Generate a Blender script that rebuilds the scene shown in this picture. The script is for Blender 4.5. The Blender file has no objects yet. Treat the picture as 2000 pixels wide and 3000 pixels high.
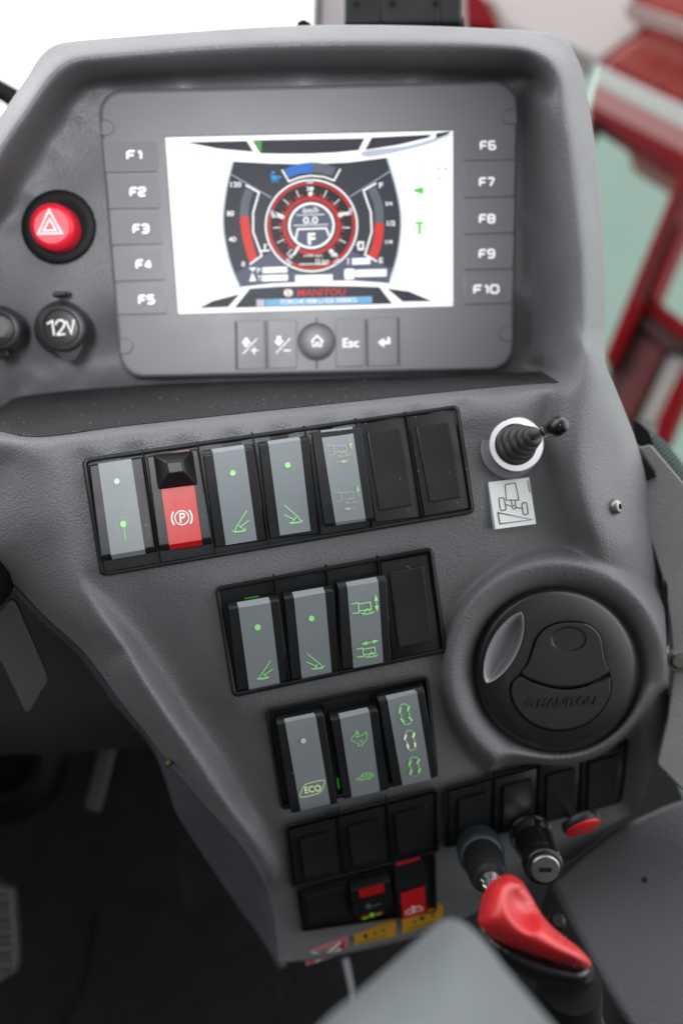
import bpy, bmesh, math, random
import numpy as np
from mathutils import Vector, Matrix
random.seed(7); rng=np.random.default_rng(7)
sc=bpy.context.scene
COL=sc.collection
# ------------------------------------------------------------------ camera model
PITCH=math.radians(40); CAM=np.array([0,0,0.85])
RX=np.array([1.,0,0]); UP=np.array([0,math.sin(PITCH),math.cos(PITCH)]); FW=np.array([0,math.cos(PITCH),-math.sin(PITCH)])
LENS=28.0; F=LENS/36*2352; CX,CY=784.,1176.
def ray(p): return np.array([(p[0]-CX)/F,-(p[1]-CY)/F,1.0])
def c2w(c): return CAM+c[0]*RX+c[1]*UP+c[2]*FW
def P(px,py,d): return c2w(ray((px,py))*d)          # point seen in direction px,py at depth d (metres)
def dirw(c): return c[0]*RX+c[1]*UP+c[2]*FW
def Z(ox,oy,s):
    def f(*pts):
        r=[((ox+x/s)/1.27551,(oy+y/s)/1.27551) for x,y in pts]
        return r if len(r)>1 else r[0]
    f.k=1/(s*1.27551)
    return f
zA=Z(0,0,1.568); zB=Z(1000,0,1.568); zC=Z(0,500,1.568); zD=Z(1000,600,1.568); zS=Z(450,370,1.742)
z1=Z(230,1180,2.613); z1b=Z(700,1150,2.24); zT=Z(1300,1150,2.24); z2=Z(620,1580,2.24); z3=Z(740,1950,2.613)
zX=Z(1173,0,1.0834); zY=Z(1584,1173,1.0918); zV=Z(1300,1600,2.24); zG=Z(1200,2150,1.96); zL=Z(700,2300,2.24); zW=Z(0,1500,2.24); zF=Z(0,2150,1.845)

class Plane:
    """a flat facet: h is the height above it in metres, towards the viewer side"""
    def __init__(s,px,d,n):
        s.n=np.array(n,float); s.n/=np.linalg.norm(s.n); s.p=ray(px)*d; s.nw=dirw(s.n)
    def cam(s,p,h=0):
        r=ray(p); return r*((s.p+s.n*h).dot(s.n)/r.dot(s.n))
    def at(s,p,h=0): return c2w(s.cam(p,h))
    def dep(s,p,h=0): return s.cam(p,h)[2]
    def normal(s,p): return s.nw
D =Plane((225,205),.405,(.02,-.18,-.98))
S1=Plane((187,1053),.335,(.17,-.05,-.985))
S2=Plane((492,1347),.3471,(.20,-.17,-.965))
S3=Plane((608,1636),.3621,(.21,-.29,-.93))
S4=Plane((649,1896),.3838,(.22,-.45,-.86))
S4R=Plane((1019,1811),.3971,(.27,-.45,-.85))
S5=Plane((690,2045),.4094,(.2,-.5,-.84))
PV=Plane((1280,1538),.386,(.16,-.20,-.965))
MM=.001
# ------------------------------------------------------------------ materials
def lin(c): 
    c=c/255.; return c/12.92 if c<=.04045 else ((c+.055)/1.055)**2.4
def srgb(r,g,b): return (lin(r),lin(g),lin(b))
MATS={}
def mat(name,col,rough=.5,metal=0,bump=None,emit=None,es=1,var=0,spec=.5,coat=0,dust=0):
    m=bpy.data.materials.new(name); m.use_nodes=True; nt=m.node_tree; b=nt.nodes['Principled BSDF']
    b.inputs['Base Color'].default_value=(*col,1); b.inputs['Roughness'].default_value=rough; b.inputs['Metallic'].default_value=metal
    b.inputs['Specular IOR Level'].default_value=spec; b.inputs['Coat Weight'].default_value=coat
    if emit: b.inputs['Emission Color'].default_value=(*emit,1); b.inputs['Emission Strength'].default_value=es
    if emit and col==(.01,.01,.01): b.inputs['Specular IOR Level'].default_value=.03
    if var or bump: tc=nt.nodes.new('ShaderNodeTexCoord')
    if var:
        n=nt.nodes.new('ShaderNodeTexNoise'); n.inputs['Scale'].default_value=35; n.inputs['Detail'].default_value=5
        r=nt.nodes.new('ShaderNodeMapRange'); r.inputs[3].default_value=1-var; r.inputs[4].default_value=1+var
        r.inputs[1].default_value=.3; r.inputs[2].default_value=.7
        mx=nt.nodes.new('ShaderNodeMix'); mx.data_type='RGBA'; mx.blend_type='MULTIPLY'; mx.inputs[0].default_value=1
        mx.inputs[6].default_value=(*col,1)
        nt.links.new(tc.outputs['Object'],n.inputs['Vector']); nt.links.new(n.outputs['Fac'],r.inputs[0]); nt.links.new(r.outputs[0],mx.inputs[7]); nt.links.new(mx.outputs[2],b.inputs['Base Color'])
        if dust:   # scattered pale specks
            v=nt.nodes.new('ShaderNodeTexVoronoi'); v.inputs['Scale'].default_value=210; v.inputs['Randomness'].default_value=1; nt.links.new(tc.outputs['Object'],v.inputs['Vector'])
            th=nt.nodes.new('ShaderNodeMapRange'); th.inputs[1].default_value=.05; th.inputs[2].default_value=.085; th.inputs[3].default_value=1; th.inputs[4].default_value=0; nt.links.new(v.outputs['Distance'],th.inputs[0])
            sp=nt.nodes.new('ShaderNodeSeparateColor'); nt.links.new(v.outputs['Color'],sp.inputs[0]); gt=nt.nodes.new('ShaderNodeMath'); gt.operation='GREATER_THAN'; gt.inputs[1].default_value=.6; nt.links.new(sp.outputs[0],gt.inputs[0])
            m1=nt.nodes.new('ShaderNodeMath'); m1.operation='MULTIPLY'; nt.links.new(th.outputs[0],m1.inputs[0]); nt.links.new(gt.outputs[0],m1.inputs[1]); m2=nt.nodes.new('ShaderNodeMath'); m2.operation='MULTIPLY'; m2.inputs[1].default_value=dust; nt.links.new(m1.outputs[0],m2.inputs[0])
            m3=nt.nodes.new('ShaderNodeMix'); m3.data_type='RGBA'; m3.inputs[7].default_value=(.4,.4,.4,1); nt.links.new(m2.outputs[0],m3.inputs[0]); nt.links.new(mx.outputs[2],m3.inputs[6]); nt.links.new(m3.outputs[2],b.inputs['Base Color'])
        r2=nt.nodes.new('ShaderNodeMapRange'); r2.inputs[3].default_value=rough-.06; r2.inputs[4].default_value=rough+.06; r2.inputs[1].default_value=.3; r2.inputs[2].default_value=.7
        nt.links.new(n.outputs['Fac'],r2.inputs[0]); nt.links.new(r2.outputs[0],b.inputs['Roughness'])
    if bump:
        kind,scale,dist,strg=bump
        bp=nt.nodes.new('ShaderNodeBump'); bp.inputs['Distance'].default_value=dist; bp.inputs['Strength'].default_value=strg
        if kind=='grain':
            n1=nt.nodes.new('ShaderNodeTexNoise'); n1.inputs['Scale'].default_value=scale*.9; n1.inputs['Detail'].default_value=1
            mp=nt.nodes.new('ShaderNodeMix'); mp.data_type='RGBA'; mp.blend_type='LINEAR_LIGHT'; mp.inputs[0].default_value=.0006
            nt.links.new(tc.outputs['Object'],n1.inputs['Vector']); nt.links.new(tc.outputs['Object'],mp.inputs[6]); nt.links.new(n1.outputs['Color'],mp.inputs[7])
            v=nt.nodes.new('ShaderNodeTexVoronoi'); v.feature='SMOOTH_F1'; v.inputs['Scale'].default_value=scale; v.inputs['Smoothness'].default_value=.35
            nt.links.new(mp.outputs[2],v.inputs['Vector'])
            ad=nt.nodes.new('ShaderNodeMath'); ad.operation='MULTIPLY'; ad.inputs[1].default_value=-1
            nt.links.new(v.outputs['Distance'],ad.inputs[0]); nt.links.new(ad.outputs[0],bp.inputs['Height'])
        elif kind=='noise':
            n1=nt.nodes.new('ShaderNodeTexNoise'); n1.inputs['Scale'].default_value=scale; n1.inputs['Detail'].default_value=3
            nt.links.new(tc.outputs['Object'],n1.inputs['Vector']); nt.links.new(n1.outputs['Fac'],bp.inputs['Height'])
        elif kind=='ribs':
            w=nt.nodes.new('ShaderNodeTexWave'); w.inputs['Scale'].default_value=scale; w.inputs['Distortion'].default_value=.3
            nt.links.new(tc.outputs['Object'],w.inputs['Vector']); nt.links.new(w.outputs['Fac'],bp.inputs['Height'])
        nt.links.new(bp.outputs[0],b.inputs['Normal'])
    MATS[name]=m; return m
def em(name,r,g,b,s=1): # a lit pixel colour of the screen
    return mat(name,(.01,.01,.01),.3,emit=srgb(r,g,b),es=s)
GREY=mat('grained grey plastic',(.130,.132,.138),.47,bump=('grain',1050,.0005,.5),var=.09,dust=.12)
GREYS=mat('smooth grey plastic',(.125,.127,.14),.42,bump=('noise',1500,.0001,.3),var=.05)
GREYL=mat('light grey trim',(.22,.22,.225),.5,bump=('grain',820,.0004,.5),var=.05)
DISPG=mat('display housing grey',(.135,.136,.146),.45,bump=('noise',2200,.0001,.25),var=.03)
BLK=mat('satin black plastic',(.012,.013,.0145),.36,bump=('noise',2600,.0001,.3),var=.2,spec=.3,dust=.35)
BLKM=mat('matt black plastic',(.006,.006,.0065),.6,bump=('noise',2600,.0001,.3),spec=.2)
BLKG=mat('gloss black plastic',(.008,.008,.009),.14)
RUB=mat('black rubber',(.022,.022,.024),.42,var=.2)
STRIP=mat('grey switch insert',(.205,.23,.243),.42,bump=('noise',3000,.00005,.2),var=.03)
RED=mat('red plastic',(.54,.008,.010),.38,var=.04)
REDG=mat('red satin grip',(.50,.018,.022),.38,var=.08,coat=.15)
WHITE=mat('white print',(.8,.8,.8),.5)
LEGEND=mat('white legend with added glow',(.8,.8,.8),.5,emit=(1,1,1),es=.22)  # small added glow keeps the key print evenly bright
WHITEDIM=mat('pale dot print',(.62,.62,.62),.5)
GRN=mat('lit green print',(.30,.62,.27),.5,emit=srgb(120,225,105),es=.30)
GRND=mat('dim green print',(.33,.45,.28),.5,emit=srgb(120,180,100),es=.12)
GRNG=mat('green led',(.03,.2,.02),.5,emit=srgb(60,190,20),es=.3)
CREAM=mat('pale printed line',(.42,.46,.36),.5)
CHROME=mat('chrome',(.85,.85,.86),.12,1)
STEEL=mat('brushed steel',(.30,.29,.27),.32,1)
BRASS=mat('dull brass',(.09,.075,.045),.4,1)
YEL=mat('yellow label',(.55,.29,.02),.5)
STK=mat('white sticker',(.84,.87,.865),.35,var=.06,bump=('noise',500,.0001,.4))
INK=mat('dark ink',(.025,.03,.03),.5)
ARM=mat('grey armrest vinyl',(.118,.130,.135),.55,bump=('grain',800,.0003,.4),var=.05)
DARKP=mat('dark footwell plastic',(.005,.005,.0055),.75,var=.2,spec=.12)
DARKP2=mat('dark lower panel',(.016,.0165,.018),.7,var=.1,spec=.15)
FLOOR=mat('dark floor rubber',(.008,.008,.0085),.8,spec=.1,bump=('noise',200,.0006,.4),var=.25)
TRIMB=mat('bluish side panel',(.068,.070,.080),.42,bump=('noise',900,.0001,.25),var=.04)
# ------------------------------------------------------------------ mesh helpers
class MB:
    def __init__(s): s.v=[]; s.f=[]; s.mi=[]
    def add(s,vs,fs,mi=0):
        o=len(s.v); s.v+= [tuple(map(float,v)) for v in vs]; s.f+=[tuple(i+o for i in f) for f in fs]; s.mi+=[mi]*len(fs); return o
    def loft(s,loops,closed=True,cap0=False,cap1=False,mi=0):
        n=len(loops[0]); vs=[p for L in loops for p in L]; fs=[]
        for k in range(len(loops)-1):
            for i in range(n if closed else n-1):
                j=(i+1)%n; fs.append((k*n+i,k*n+j,(k+1)*n+j,(k+1)*n+i))
        if cap0: fs.append(tuple(range(n-1,-1,-1)))
        if cap1: fs.append(tuple((len(loops)-1)*n+i for i in range(n)))
        s.add(vs,fs,mi)
    def poly(s,pts,mi=0): s.add(pts,[tuple(range(len(pts)))],mi)
    def grid(s,g,mi=0):   # g[row][col] points
        s.loft(g,closed=False,mi=mi)
def obj(name,mb,m,parent=None,sharp=40,bevel=0,seg=2,sub=0,flat=False):
    me=bpy.data.meshes.new(name); o=bpy.data.objects.new(name,me); COL.objects.link(o)
    off=np.zeros(3)
    if parent is not None:
        q=parent
        while q is not None: off+=np.array(q.location); q=q.parent
        o.parent=parent
    me.from_pydata([tuple(np.array(v)-off) for v in mb.v],[],mb.f)
    ms=m if isinstance(m,(list,tuple)) else [m]
    for x in ms: me.materials.append(x)
    if len(ms)>1: me.polygons.foreach_set('material_index',mb.mi)
    bm=bmesh.new(); bm.from_mesh(me); bmesh.ops.remove_doubles(bm,verts=bm.verts,dist=1e-6); bmesh.ops.recalc_face_normals(bm,faces=bm.faces); bm.to_mesh(me); bm.free()
    if not flat:
        me.polygons.foreach_set('use_smooth',[True]*len(me.polygons))
        me.set_sharp_from_angle(angle=math.radians(sharp))
    if bevel:
        b=o.modifiers.new('Bevel','BEVEL'); b.width=bevel; b.segments=seg; b.limit_method='ANGLE'; b.angle_limit=math.radians(35); b.harden_normals=True
    if sub:
        s=o.modifiers.new('Subsurf','SUBSURF'); s.levels=sub; s.render_levels=sub
    return o
def tag(o,label=None,cat=None,group=None,kind=None):
    if label: o['label']=label
    if cat: o['category']=cat
    if group: o['group']=group
    if kind: o['kind']=kind
    return o
def thing(name,loc,label,cat,group=None):
    e=bpy.data.objects.new(name,None); e.empty_display_size=.01; COL.objects.link(e); e.location=tuple(map(float,loc)); return tag(e,label,cat,group)
def resample(pts,n,closed=False):
    p=np.array(pts,float)
    if closed: p=np.vstack([p,p[:1]])
    d=np.r_[0,np.cumsum(np.linalg.norm(np.diff(p,axis=0),axis=1))]
    t=np.linspace(0,d[-1],n,endpoint=not closed)
    return np.stack([np.interp(t,d,p[:,k]) for k in range(p.shape[1])],1)
def smoothc(pts,n,closed=False,it=None):
    """Catmull-Rom through pts, resampled evenly"""
    p=np.array(pts,float); N=len(p); out=[]
    rngk=range(N) if closed else range(N-1)
    for i in rngk:
        if closed: a,b,c,d=p[(i-1)%N],p[i],p[(i+1)%N],p[(i+2)%N]
        else: a,b,c,d=p[max(i-1,0)],p[i],p[i+1],p[min(i+2,N-1)]
        for t in np.linspace(0,1,12,endpoint=False):
            out.append(.5*((2*b)+(c-a)*t+(2*a-5*b+4*c-d)*t*t+(3*b-a-3*c+d)*t**3))
    if not closed: out.append(p[-1])
    return resample(out,n,closed)
def homog(src,dst):
    A=[]
    for (x,y),(u,v) in zip(src,dst):
        A.append([x,y,1,0,0,0,-u*x,-u*y,-u]); A.append([0,0,0,x,y,1,-v*x,-v*y,-v])
    _,_,V=np.linalg.svd(np.array(A,float)); return V[-1].reshape(3,3)
class Quad:
    """a rectangle in perspective, corners TL TR BR BL"""
    def __init__(s,q):
        q=np.array(q,float); s.q=q
        s.W=(np.linalg.norm(q[1]-q[0])+np.linalg.norm(q[2]-q[3]))/2; s.H=(np.linalg.norm(q[3]-q[0])+np.linalg.norm(q[2]-q[1]))/2
        s.M=homog([(0,0),(s.W,0),(s.W,s.H),(0,s.H)],q)
    def m(s,x,y):
        r=s.M@np.array([x,y,1]); return (r[0]/r[2],r[1]/r[2])
    def uv(s,u,v): return s.m(u*s.W,v*s.H)
    def rr(s,inset,rad,n=6):
        r=max(rad,.5); out=[]
        for cx,cy,a0 in ((inset+r,inset+r,180),(s.W-inset-r,inset+r,270),(s.W-inset-r,s.H-inset-r,0),(inset+r,s.H-inset-r,90)):
            for k in range(n+1):
                a=math.radians(a0+90*k/n); out.append(s.m(cx+r*math.cos(a),cy+r*math.sin(a)))
        return out
def prism(mb,surf,pts,h1,h0,mi=0):
    top=[surf.at(p,h1) for p in pts]; bot=[t-surf.normal(p)*(h1-h0) for t,p in zip(top,pts)]
    mb.loft([bot,top],cap0=True,cap1=True,mi=mi)
def loops_on(surf,loops):  # [(pts,h)...]
    return [[surf.at(p,h) for p in pts] for pts,h in loops]
class Layer:
    """flat print on a surface, each mark a hair above the last so nothing is coplanar"""
    def __init__(s,surf,h): s.s=surf; s.h=h; s.mb=MB(); s.cuts=[]
    def _h(s): s.h+=.000012; s.cuts.append(len(s.mb.v)); return s.h
    def fill(s,pts):
        h=s._h(); s.mb.poly([s.s.at(p,h) for p in pts]); return s
    def line(s,pts,w,closed=False):
        p=np.array(pts,float); n=len(p); h=s._h(); L=[];R=[]
        for i in range(n):
            a=p[i]-p[i-1] if (i>0 or closed) else p[1]-p[0]
            b=p[(i+1)%n]-p[i] if (i<n-1 or closed) else p[i]-p[i-1]
            a=a/(np.linalg.norm(a)+1e-9); b=b/(np.linalg.norm(b)+1e-9)
            t=a+b; t=t/(np.linalg.norm(t)+1e-9); nn=np.array([-t[1],t[0]]); k=1/max(.45,abs(nn.dot([-a[1],a[0]])))
            L.append(p[i]+nn*w/2*k); R.append(p[i]-nn*w/2*k)
        v=[s.s.at(q,h) for q in L]+[s.s.at(q,h) for q in R]
        s.mb.add(v,[(i,(i+1)%n,n+(i+1)%n,n+i) for i in range(n if closed else n-1)]); return s
    def dot(s,c,r,ry=None,n=28): return s.fill([(c[0]+r*math.cos(a),c[1]+(ry or r)*math.sin(a)) for a in np.linspace(0,2*math.pi,n,endpoint=False)])
    def arc(s,c,r,a0,a1,w,n=24,ry=None):
        return s.line([(c[0]+r*math.cos(math.radians(a)),c[1]+(ry or r)*math.sin(math.radians(a))) for a in np.linspace(a0,a1,n)],w)
    def ring(s,c,r,w,n=48,ry=None): return s.line([(c[0]+r*math.cos(a),c[1]+(ry or r)*math.sin(a)) for a in np.linspace(0,2*math.pi,n,endpoint=False)],w,True)
    def text(s,t,c,hpx,ang=0,wx=1.,bold=0,shear=0,width=None):
        vs,fs=glyphs(t,bold,shear); a=math.radians(ang); h=s._h()
        v=np.array(vs); y0,y1=v[:,1].min(),v[:,1].max(); x0,x1=v[:,0].min(),v[:,0].max()
        k=hpx/(y1-y0); kx=k*wx if width is None else width/(x1-x0); out=[]
        for x,y in v:
            X=(x-(x0+x1)/2)*kx; Y=-(y-(y0+y1)/2)*k
            out.append(s.s.at((c[0]+X*math.cos(a)-Y*math.sin(a),c[1]+X*math.sin(a)+Y*math.cos(a)),h))
        s.mb.add(out,fs); return s
    def done(s,name,m,parent): return obj(name,s.mb,m,parent,flat=True)
    def each(s,name,m,parent):   # every mark a piece of its own
        b=s.mb; vi=s.cuts+[len(b.v)]; out=[]
        for a,z in zip(vi[:-1],vi[1:]):
            q=MB(); q.add(b.v[a:z],[tuple(i-a for i in f) for f in b.f if a<=f[0]<z]); out.append(obj(name,q,m,parent,flat=True))
        return out
SG={'F':[[(0,1),(0,0),(1,0)],[(0,.52),(.85,.52)]],'1':[[(.12,.14),(.5,0),(.5,1)]],'2':[[(0,.22),(.02,0),(1,0),(1,.5),(0,.5),(0,1),(1,1)]],'3':[[(0,0),(1,0),(1,1),(0,1)],[(.25,.5),(.98,.5)]],'4':[[(.72,1),(.72,0),(0,.72),(1.05,.72)]],'5':[[(1,0),(0,0),(0,.46),(1,.46),(1,1),(0,1)]],'6':[[(1,0),(0,0),(0,1),(1,1),(1,.48),(.06,.48)]],'7':[[(0,0),(1,0),(.35,1)]],'8':[[(0,0),(1,0),(1,1),(0,1)],[(.06,.48),(.94,.48)]],'9':[[(.94,.52),(0,.52),(0,0),(1,0),(1,1),(0,1)]],'0':[[(0,0),(1,0),(1,1),(0,1)]]}
def chamfer(st,closed):
    n=len(st); out=[]
    for i,p in enumerate(st):
        if not closed and i in (0,n-1): out.append(p); continue
        for q in (st[i-1],st[(i+1)%n]):
            L=math.hypot(q[0]-p[0],q[1]-p[1]); t=min(.4,.2/L); out.append((p[0]+(q[0]-p[0])*t,p[1]+(q[1]-p[1])*t))
    return out
def wide_text(L,t,c,h,wd,ang,lw):
    n=len(t); adv=[.62 if ch=='1' else 1.0 for ch in t]; gap=.34; tot=sum(adv)+gap*(n-1); x=0; a=math.radians(ang)
    for ch,ad in zip(t,adv):
        for st in SG[ch]:
            q=[]
            for gx_,gy_ in chamfer(st,ch in '80' and len(st)==4):
                X=((x+gx_*(ad if ch!='1' else 1))/tot-.5)*wd; Y=(gy_-.5)*h; q.append((c[0]+X*math.cos(a)-Y*math.sin(a),c[1]+X*math.sin(a)+Y*math.cos(a)))
            L.line(q,lw,closed=(ch in '80' and len(st)==4))
        x+=ad+gap
_gc={}
def glyphs(t,bold=0,shear=0):
    k=(t,bold,shear)
    if k in _gc: return _gc[k]
    cu=bpy.data.curves.new('txt','FONT'); cu.body=t; cu.offset=bold; cu.shear=shear; cu.resolution_u=4; cu.fill_mode='FRONT'
    o=bpy.data.objects.new('txt',cu); COL.objects.link(o); dg=bpy.context.evaluated_depsgraph_get(); me=bpy.data.meshes.new_from_object(o.evaluated_get(dg))
    vs=[(v.co.x,v.co.y) for v in me.vertices]; fs=[tuple(p.vertices) for p in me.polygons]
    bpy.data.objects.remove(o); bpy.data.curves.remove(cu); bpy.data.meshes.remove(me)
    _gc[k]=(vs,fs); return _gc[k]
def frame3(ax):
    ax=np.array(ax,float); ax/=np.linalg.norm(ax); u=np.cross(ax,[.3,.2,1]); u/=np.linalg.norm(u); return ax,u,np.cross(ax,u)
def lathe(mb,p0,p1,prof,n=40,cap0=True,cap1=True,mi=0):
    """prof: (t along the axis 0..1, radius in metres)"""
    p0=np.array(p0);p1=np.array(p1); ax,u,v=frame3(p1-p0); L=[]
    for t,r in prof: L.append([p0+(p1-p0)*t+r*(u*math.cos(a)+v*math.sin(a)) for a in np.linspace(0,2*math.pi,n,endpoint=False)])
    mb.loft(L,cap0=cap0,cap1=cap1,mi=mi)
def tube(mb,pts,r,n=16):
    pts=[np.array(p) for p in pts]; rs=r if isinstance(r,(list,tuple)) else [r]*len(pts); L=[]
    _,u,_=frame3(pts[1]-pts[0])
    for i,p in enumerate(pts):
        t=pts[min(i+1,len(pts)-1)]-pts[max(i-1,0)]; t=t/np.linalg.norm(t); u=u-t*u.dot(t); u/=np.linalg.norm(u); v=np.cross(t,u)
        L.append([p+rs[i]*(u*math.cos(a)+v*math.sin(a)) for a in np.linspace(0,2*math.pi,n,endpoint=False)])
    mb.loft(L,cap0=True,cap1=True)
def pxr(px,d): return px*d/F       # radius in metres of px picture units at depth d
from mathutils.geometry import delaunay_2d_cdt
def pillow(mb,outline,width,hf,hb,n=90,step=5,power=.5,depthf=None,post=None):
    """closed cushion: an outline swelling to hf in front and hb behind over a rim of the given picture width"""
    o=smoothc(outline,n,True); x0,y0=o.min(0); x1,y1=o.max(0)
    X,Y=np.meshgrid(np.arange(x0,x1,step),np.arange(y0,y1,step)); g=np.stack([X.ravel(),Y.ravel()],1)
    a=o; b=np.roll(o,-1,0)
    def dist(q):
        ab=b-a; t=np.clip(((q[:,None]-a)*ab).sum(2)/(ab*ab).sum(1),0,1); return np.linalg.norm(q[:,None]-(a+t[...,None]*ab),axis=2).min(1)
    def inside(q):
        c=np.zeros(len(q),bool)
        for (ax,ay),(bx_,by_) in zip(a,b):
            h=((ay>q[:,1])!=(by_>q[:,1])); xx=ax+(q[:,1]-ay)*(bx_-ax)/((by_-ay) if by_!=ay else 1e-9); c^=h&(q[:,0]<xx)
        return c
    rims=[]
    g=g[inside(g)]; dg=dist(g); g=g[dg>step*.9]; dg=dg[dg>step*.9]
    pts=[Vector((float(x),float(y))) for x,y in o]+[Vector((float(x),float(y))) for x,y in g]
    vs,_,fs,ov,_,_=delaunay_2d_cdt(pts,[(i,(i+1)%n) for i in range(n)],[],1,1e-6)
    V=np.array([(v.x,v.y) for v in vs]); d=dist(V); t=np.clip(d/width,0,1); z=(1-(1-t)**2)**power
    # soften the height so no ridge shows along the middle
    nb=[set() for _ in V]
    for f in fs:
        for i in range(len(f)): nb[f[i]].add(f[i-1]); nb[f[i-1]].add(f[i])
    rim=d<1e-3
    for _ in range(14):
        z2=np.array([z[i] if rim[i] else .5*z[i]+.5*np.mean([z[j] for j in nb[i]]) for i in range(len(V))]); z=z2
    for sg,hh in ((-1,hf),(1,hb)):
        mb.add([P(x,y,depthf((x,y))+sg*hh*zz+(post(x,y)*min(1,3*zz) if post and sg<0 else 0)) for (x,y),zz in zip(V,z)],[tuple(f) for f in fs])
# ------------------------------------------------------------------ relief of the moulded console
def rbf_fit(X,y,lam=0.0):
    X=np.array(X,float)/1000; r=np.linalg.norm(X[:,None]-X[None],axis=2); n=len(X)
    A=np.zeros((n+3,n+3)); A[:n,:n]=-r-lam*np.eye(n); A[:n,n]=1; A[:n,n+1:]=X; A[n:,:n]=A[:n,n:].T
    w=np.linalg.solve(A,np.r_[np.array(y),0,0,0]); return X,w
def rbf_eval(mdl,Q):
    X,w=mdl; Q=np.atleast_2d(np.array(Q,float))/1000; n=len(X); out=np.zeros(len(Q))
    for s in range(0,len(Q),8000):
        q=Q[s:s+8000]; r=np.linalg.norm(q[:,None]-X[None],axis=2); out[s:s+8000]=-r@w[:n]+w[n]+q@w[n+1:]
    return out
ROW1=[(187,1053),(1053,929),(1091,1179),(230,1326)]
ROW2=z2((17,312),(1450,48),(1546,742),(135,1042))
ROW3=z3((88,335),(1345,70),(1424,852),(212,1112))
ROW4=zL((290,268),(1308,12),(1312,448),(345,690))
ROW4R=zG((195,312),(1262,25),(1222,395),(195,662))
ROW5=[(686,2040),(1001,1962),(1015,2070),(700,2140)]
ROWS=[(ROW1,S1),(ROW2,S2),(ROW3,S3),(ROW4,S4),(ROW4R,S4R),(ROW5,S5)]
bx=[];by=[]
for q,pl in ROWS:
    Q=Quad(q)
    for u in np.linspace(0,1,6):
        for v in (0,.5,1): p=Q.uv(u,v); bx.append(p); by.append(pl.dep(p))
for p,dd in (((60,1000),S1.dep((60,1000))),((0,1200),S1.dep((0,1200))+.006),((-150,1100),S1.dep((-150,1100))+.02),((1280,880),S1.dep((1280,880))),((700,940),S1.dep((700,940))),
             ((1400,1100),.380),((1500,1400),.402),((1540,1700),.424),((640,2212),.430),((300,1600),.355),((100,1420),.352),((1150,2060),.445),((1460,1860),.448),((1220,1200),S1.dep((1220,1200))),((1280,1538),.392)):
    bx.append(p); by.append(dd)
BASE=rbf_fit(bx,by,.0)
cx=[];cy=[]
def curve(pts,off,base='B',step=20,smooth=True):
    """feature line of the relief: pts, depth offset (mm, list or number) from base B (face), D (display panel) or absolute A"""
    p=np.array(pts,float); offs=np.array(off if isinstance(off,(list,tuple)) else [off]*len(p),float)
    L=np.linalg.norm(np.diff(p,axis=0),axis=1).sum(); n=max(2,int(L/step)+1)
    q=np.c_[p,offs]; q=smoothc(q,n) if (smooth and len(p)>2) else resample(q,n)
    if base=='B': z=rbf_eval(BASE,q[:,:2])
    elif base=='D': z=np.array([D.dep(t) for t in q[:,:2]])
    else: z=np.zeros(len(q))
    for a,b in zip(q,z): cx.append((a[0],a[1])); cy.append(b+a[2]*MM)
for q,pl in ROWS:                                   # flat seats under the switch frames
    Q=Quad(q)
    for u in np.linspace(0,1,9):
        for v in np.linspace(0,1,5): cx.append(Q.uv(u,v)); cy.append(pl.dep(cx[-1])+.0014)
for pt in [(235,225),(420,215),(700,208),(950,205),(1185,200),(1195,350),(1195,500),(1192,680),(1190,835),(1000,855),(700,868),(500,872),(340,876),(180,885),(60,895),(-60,900),(-90,760),(-60,640),(20,540),(70,440),(130,340),(185,260),(200,450),(150,620),(120,760),(300,420),(600,420),(900,420),(300,700),(600,700),(900,700)]:
    cx.append(pt); cy.append(D.dep(pt))
# hood: silhouette, crest, lip
SIL=[(-180,520),(-90,385),(0,268),(60,180),(92,130),(120,106),(160,95),(270,85),(400,75),(560,64),(700,58),(850,57),(1000,60),(1120,65),(1200,70),(1270,80),(1308,103),(1335,160),(1352,240),(1366,340),(1381,480),(1389,640),(1389,790)]
curve(SIL,-6,'D')
curve([(-90,500),(0,330),(60,245),(105,180),(140,148),(180,130),(300,118),(500,103),(700,95),(900,92),(1100,98),(1200,108),(1250,125),(1278,150),(1300,215),(1318,300),(1338,450),(1352,560),(1360,700),(1358,770)],[-36]*13+[-36,-36,-36,-36,-38,-40,-46],'D')
curve([(-60,560),(30,390),(90,290),(140,215),(180,180),(240,166),(500,150),(700,145),(1000,146),(1180,152),(1215,165),(1240,205)],[-12,-14,-15,-16,-17,-17,-17,-17,-17,-17,-18,-20],'D')
curve([(-20,525),(50,400),(110,300),(155,225),(190,190),(235,177),(500,164),(700,160),(1000,161),(1180,166)],[-5]*10,'D')
curve([(-70,520),(15,360),(75,268),(122,198),(160,162),(210,147),(500,124),(700,118),(1000,119),(1180,124),(1225,142)],[-31]*11,'D')
curve([(-20,525),(50,420),(110,320),(160,245),(195,205),(225,190),(700,176),(1180,178),(1200,188)],[0]*9,'D')
curve([(1226,205),(1252,330),(1271,470),(1284,600),(1289,720),(1284,780),(1262,830)],[-27,-29,-31,-33,-35,-37,-37],'D')
curve([(1200,200),(1210,350),(1216,500),(1222,650),(1224,760),(1215,835)],[-3,-3,-3,-3,-3,-3],'D')
# shelf under the display, its front edge, the rounded top of the face
curve([(-90,945),(8,930),(70,907),(350,882),(800,868),(1235,853)],[4]*6,'D')
curve([(-160,985),(-40,990),(60,1003),(130,1001),(300,979),(700,935),(1100,894),(1275,879)],[14,6,4,3,3,3,3,3],'B')
curve([(-160,1010),(-40,1014),(60,1022),(130,1018),(300,995),(700,951),(1100,909),(1270,894)],[12,2,0,0,0,0,0,0],'B')
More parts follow.
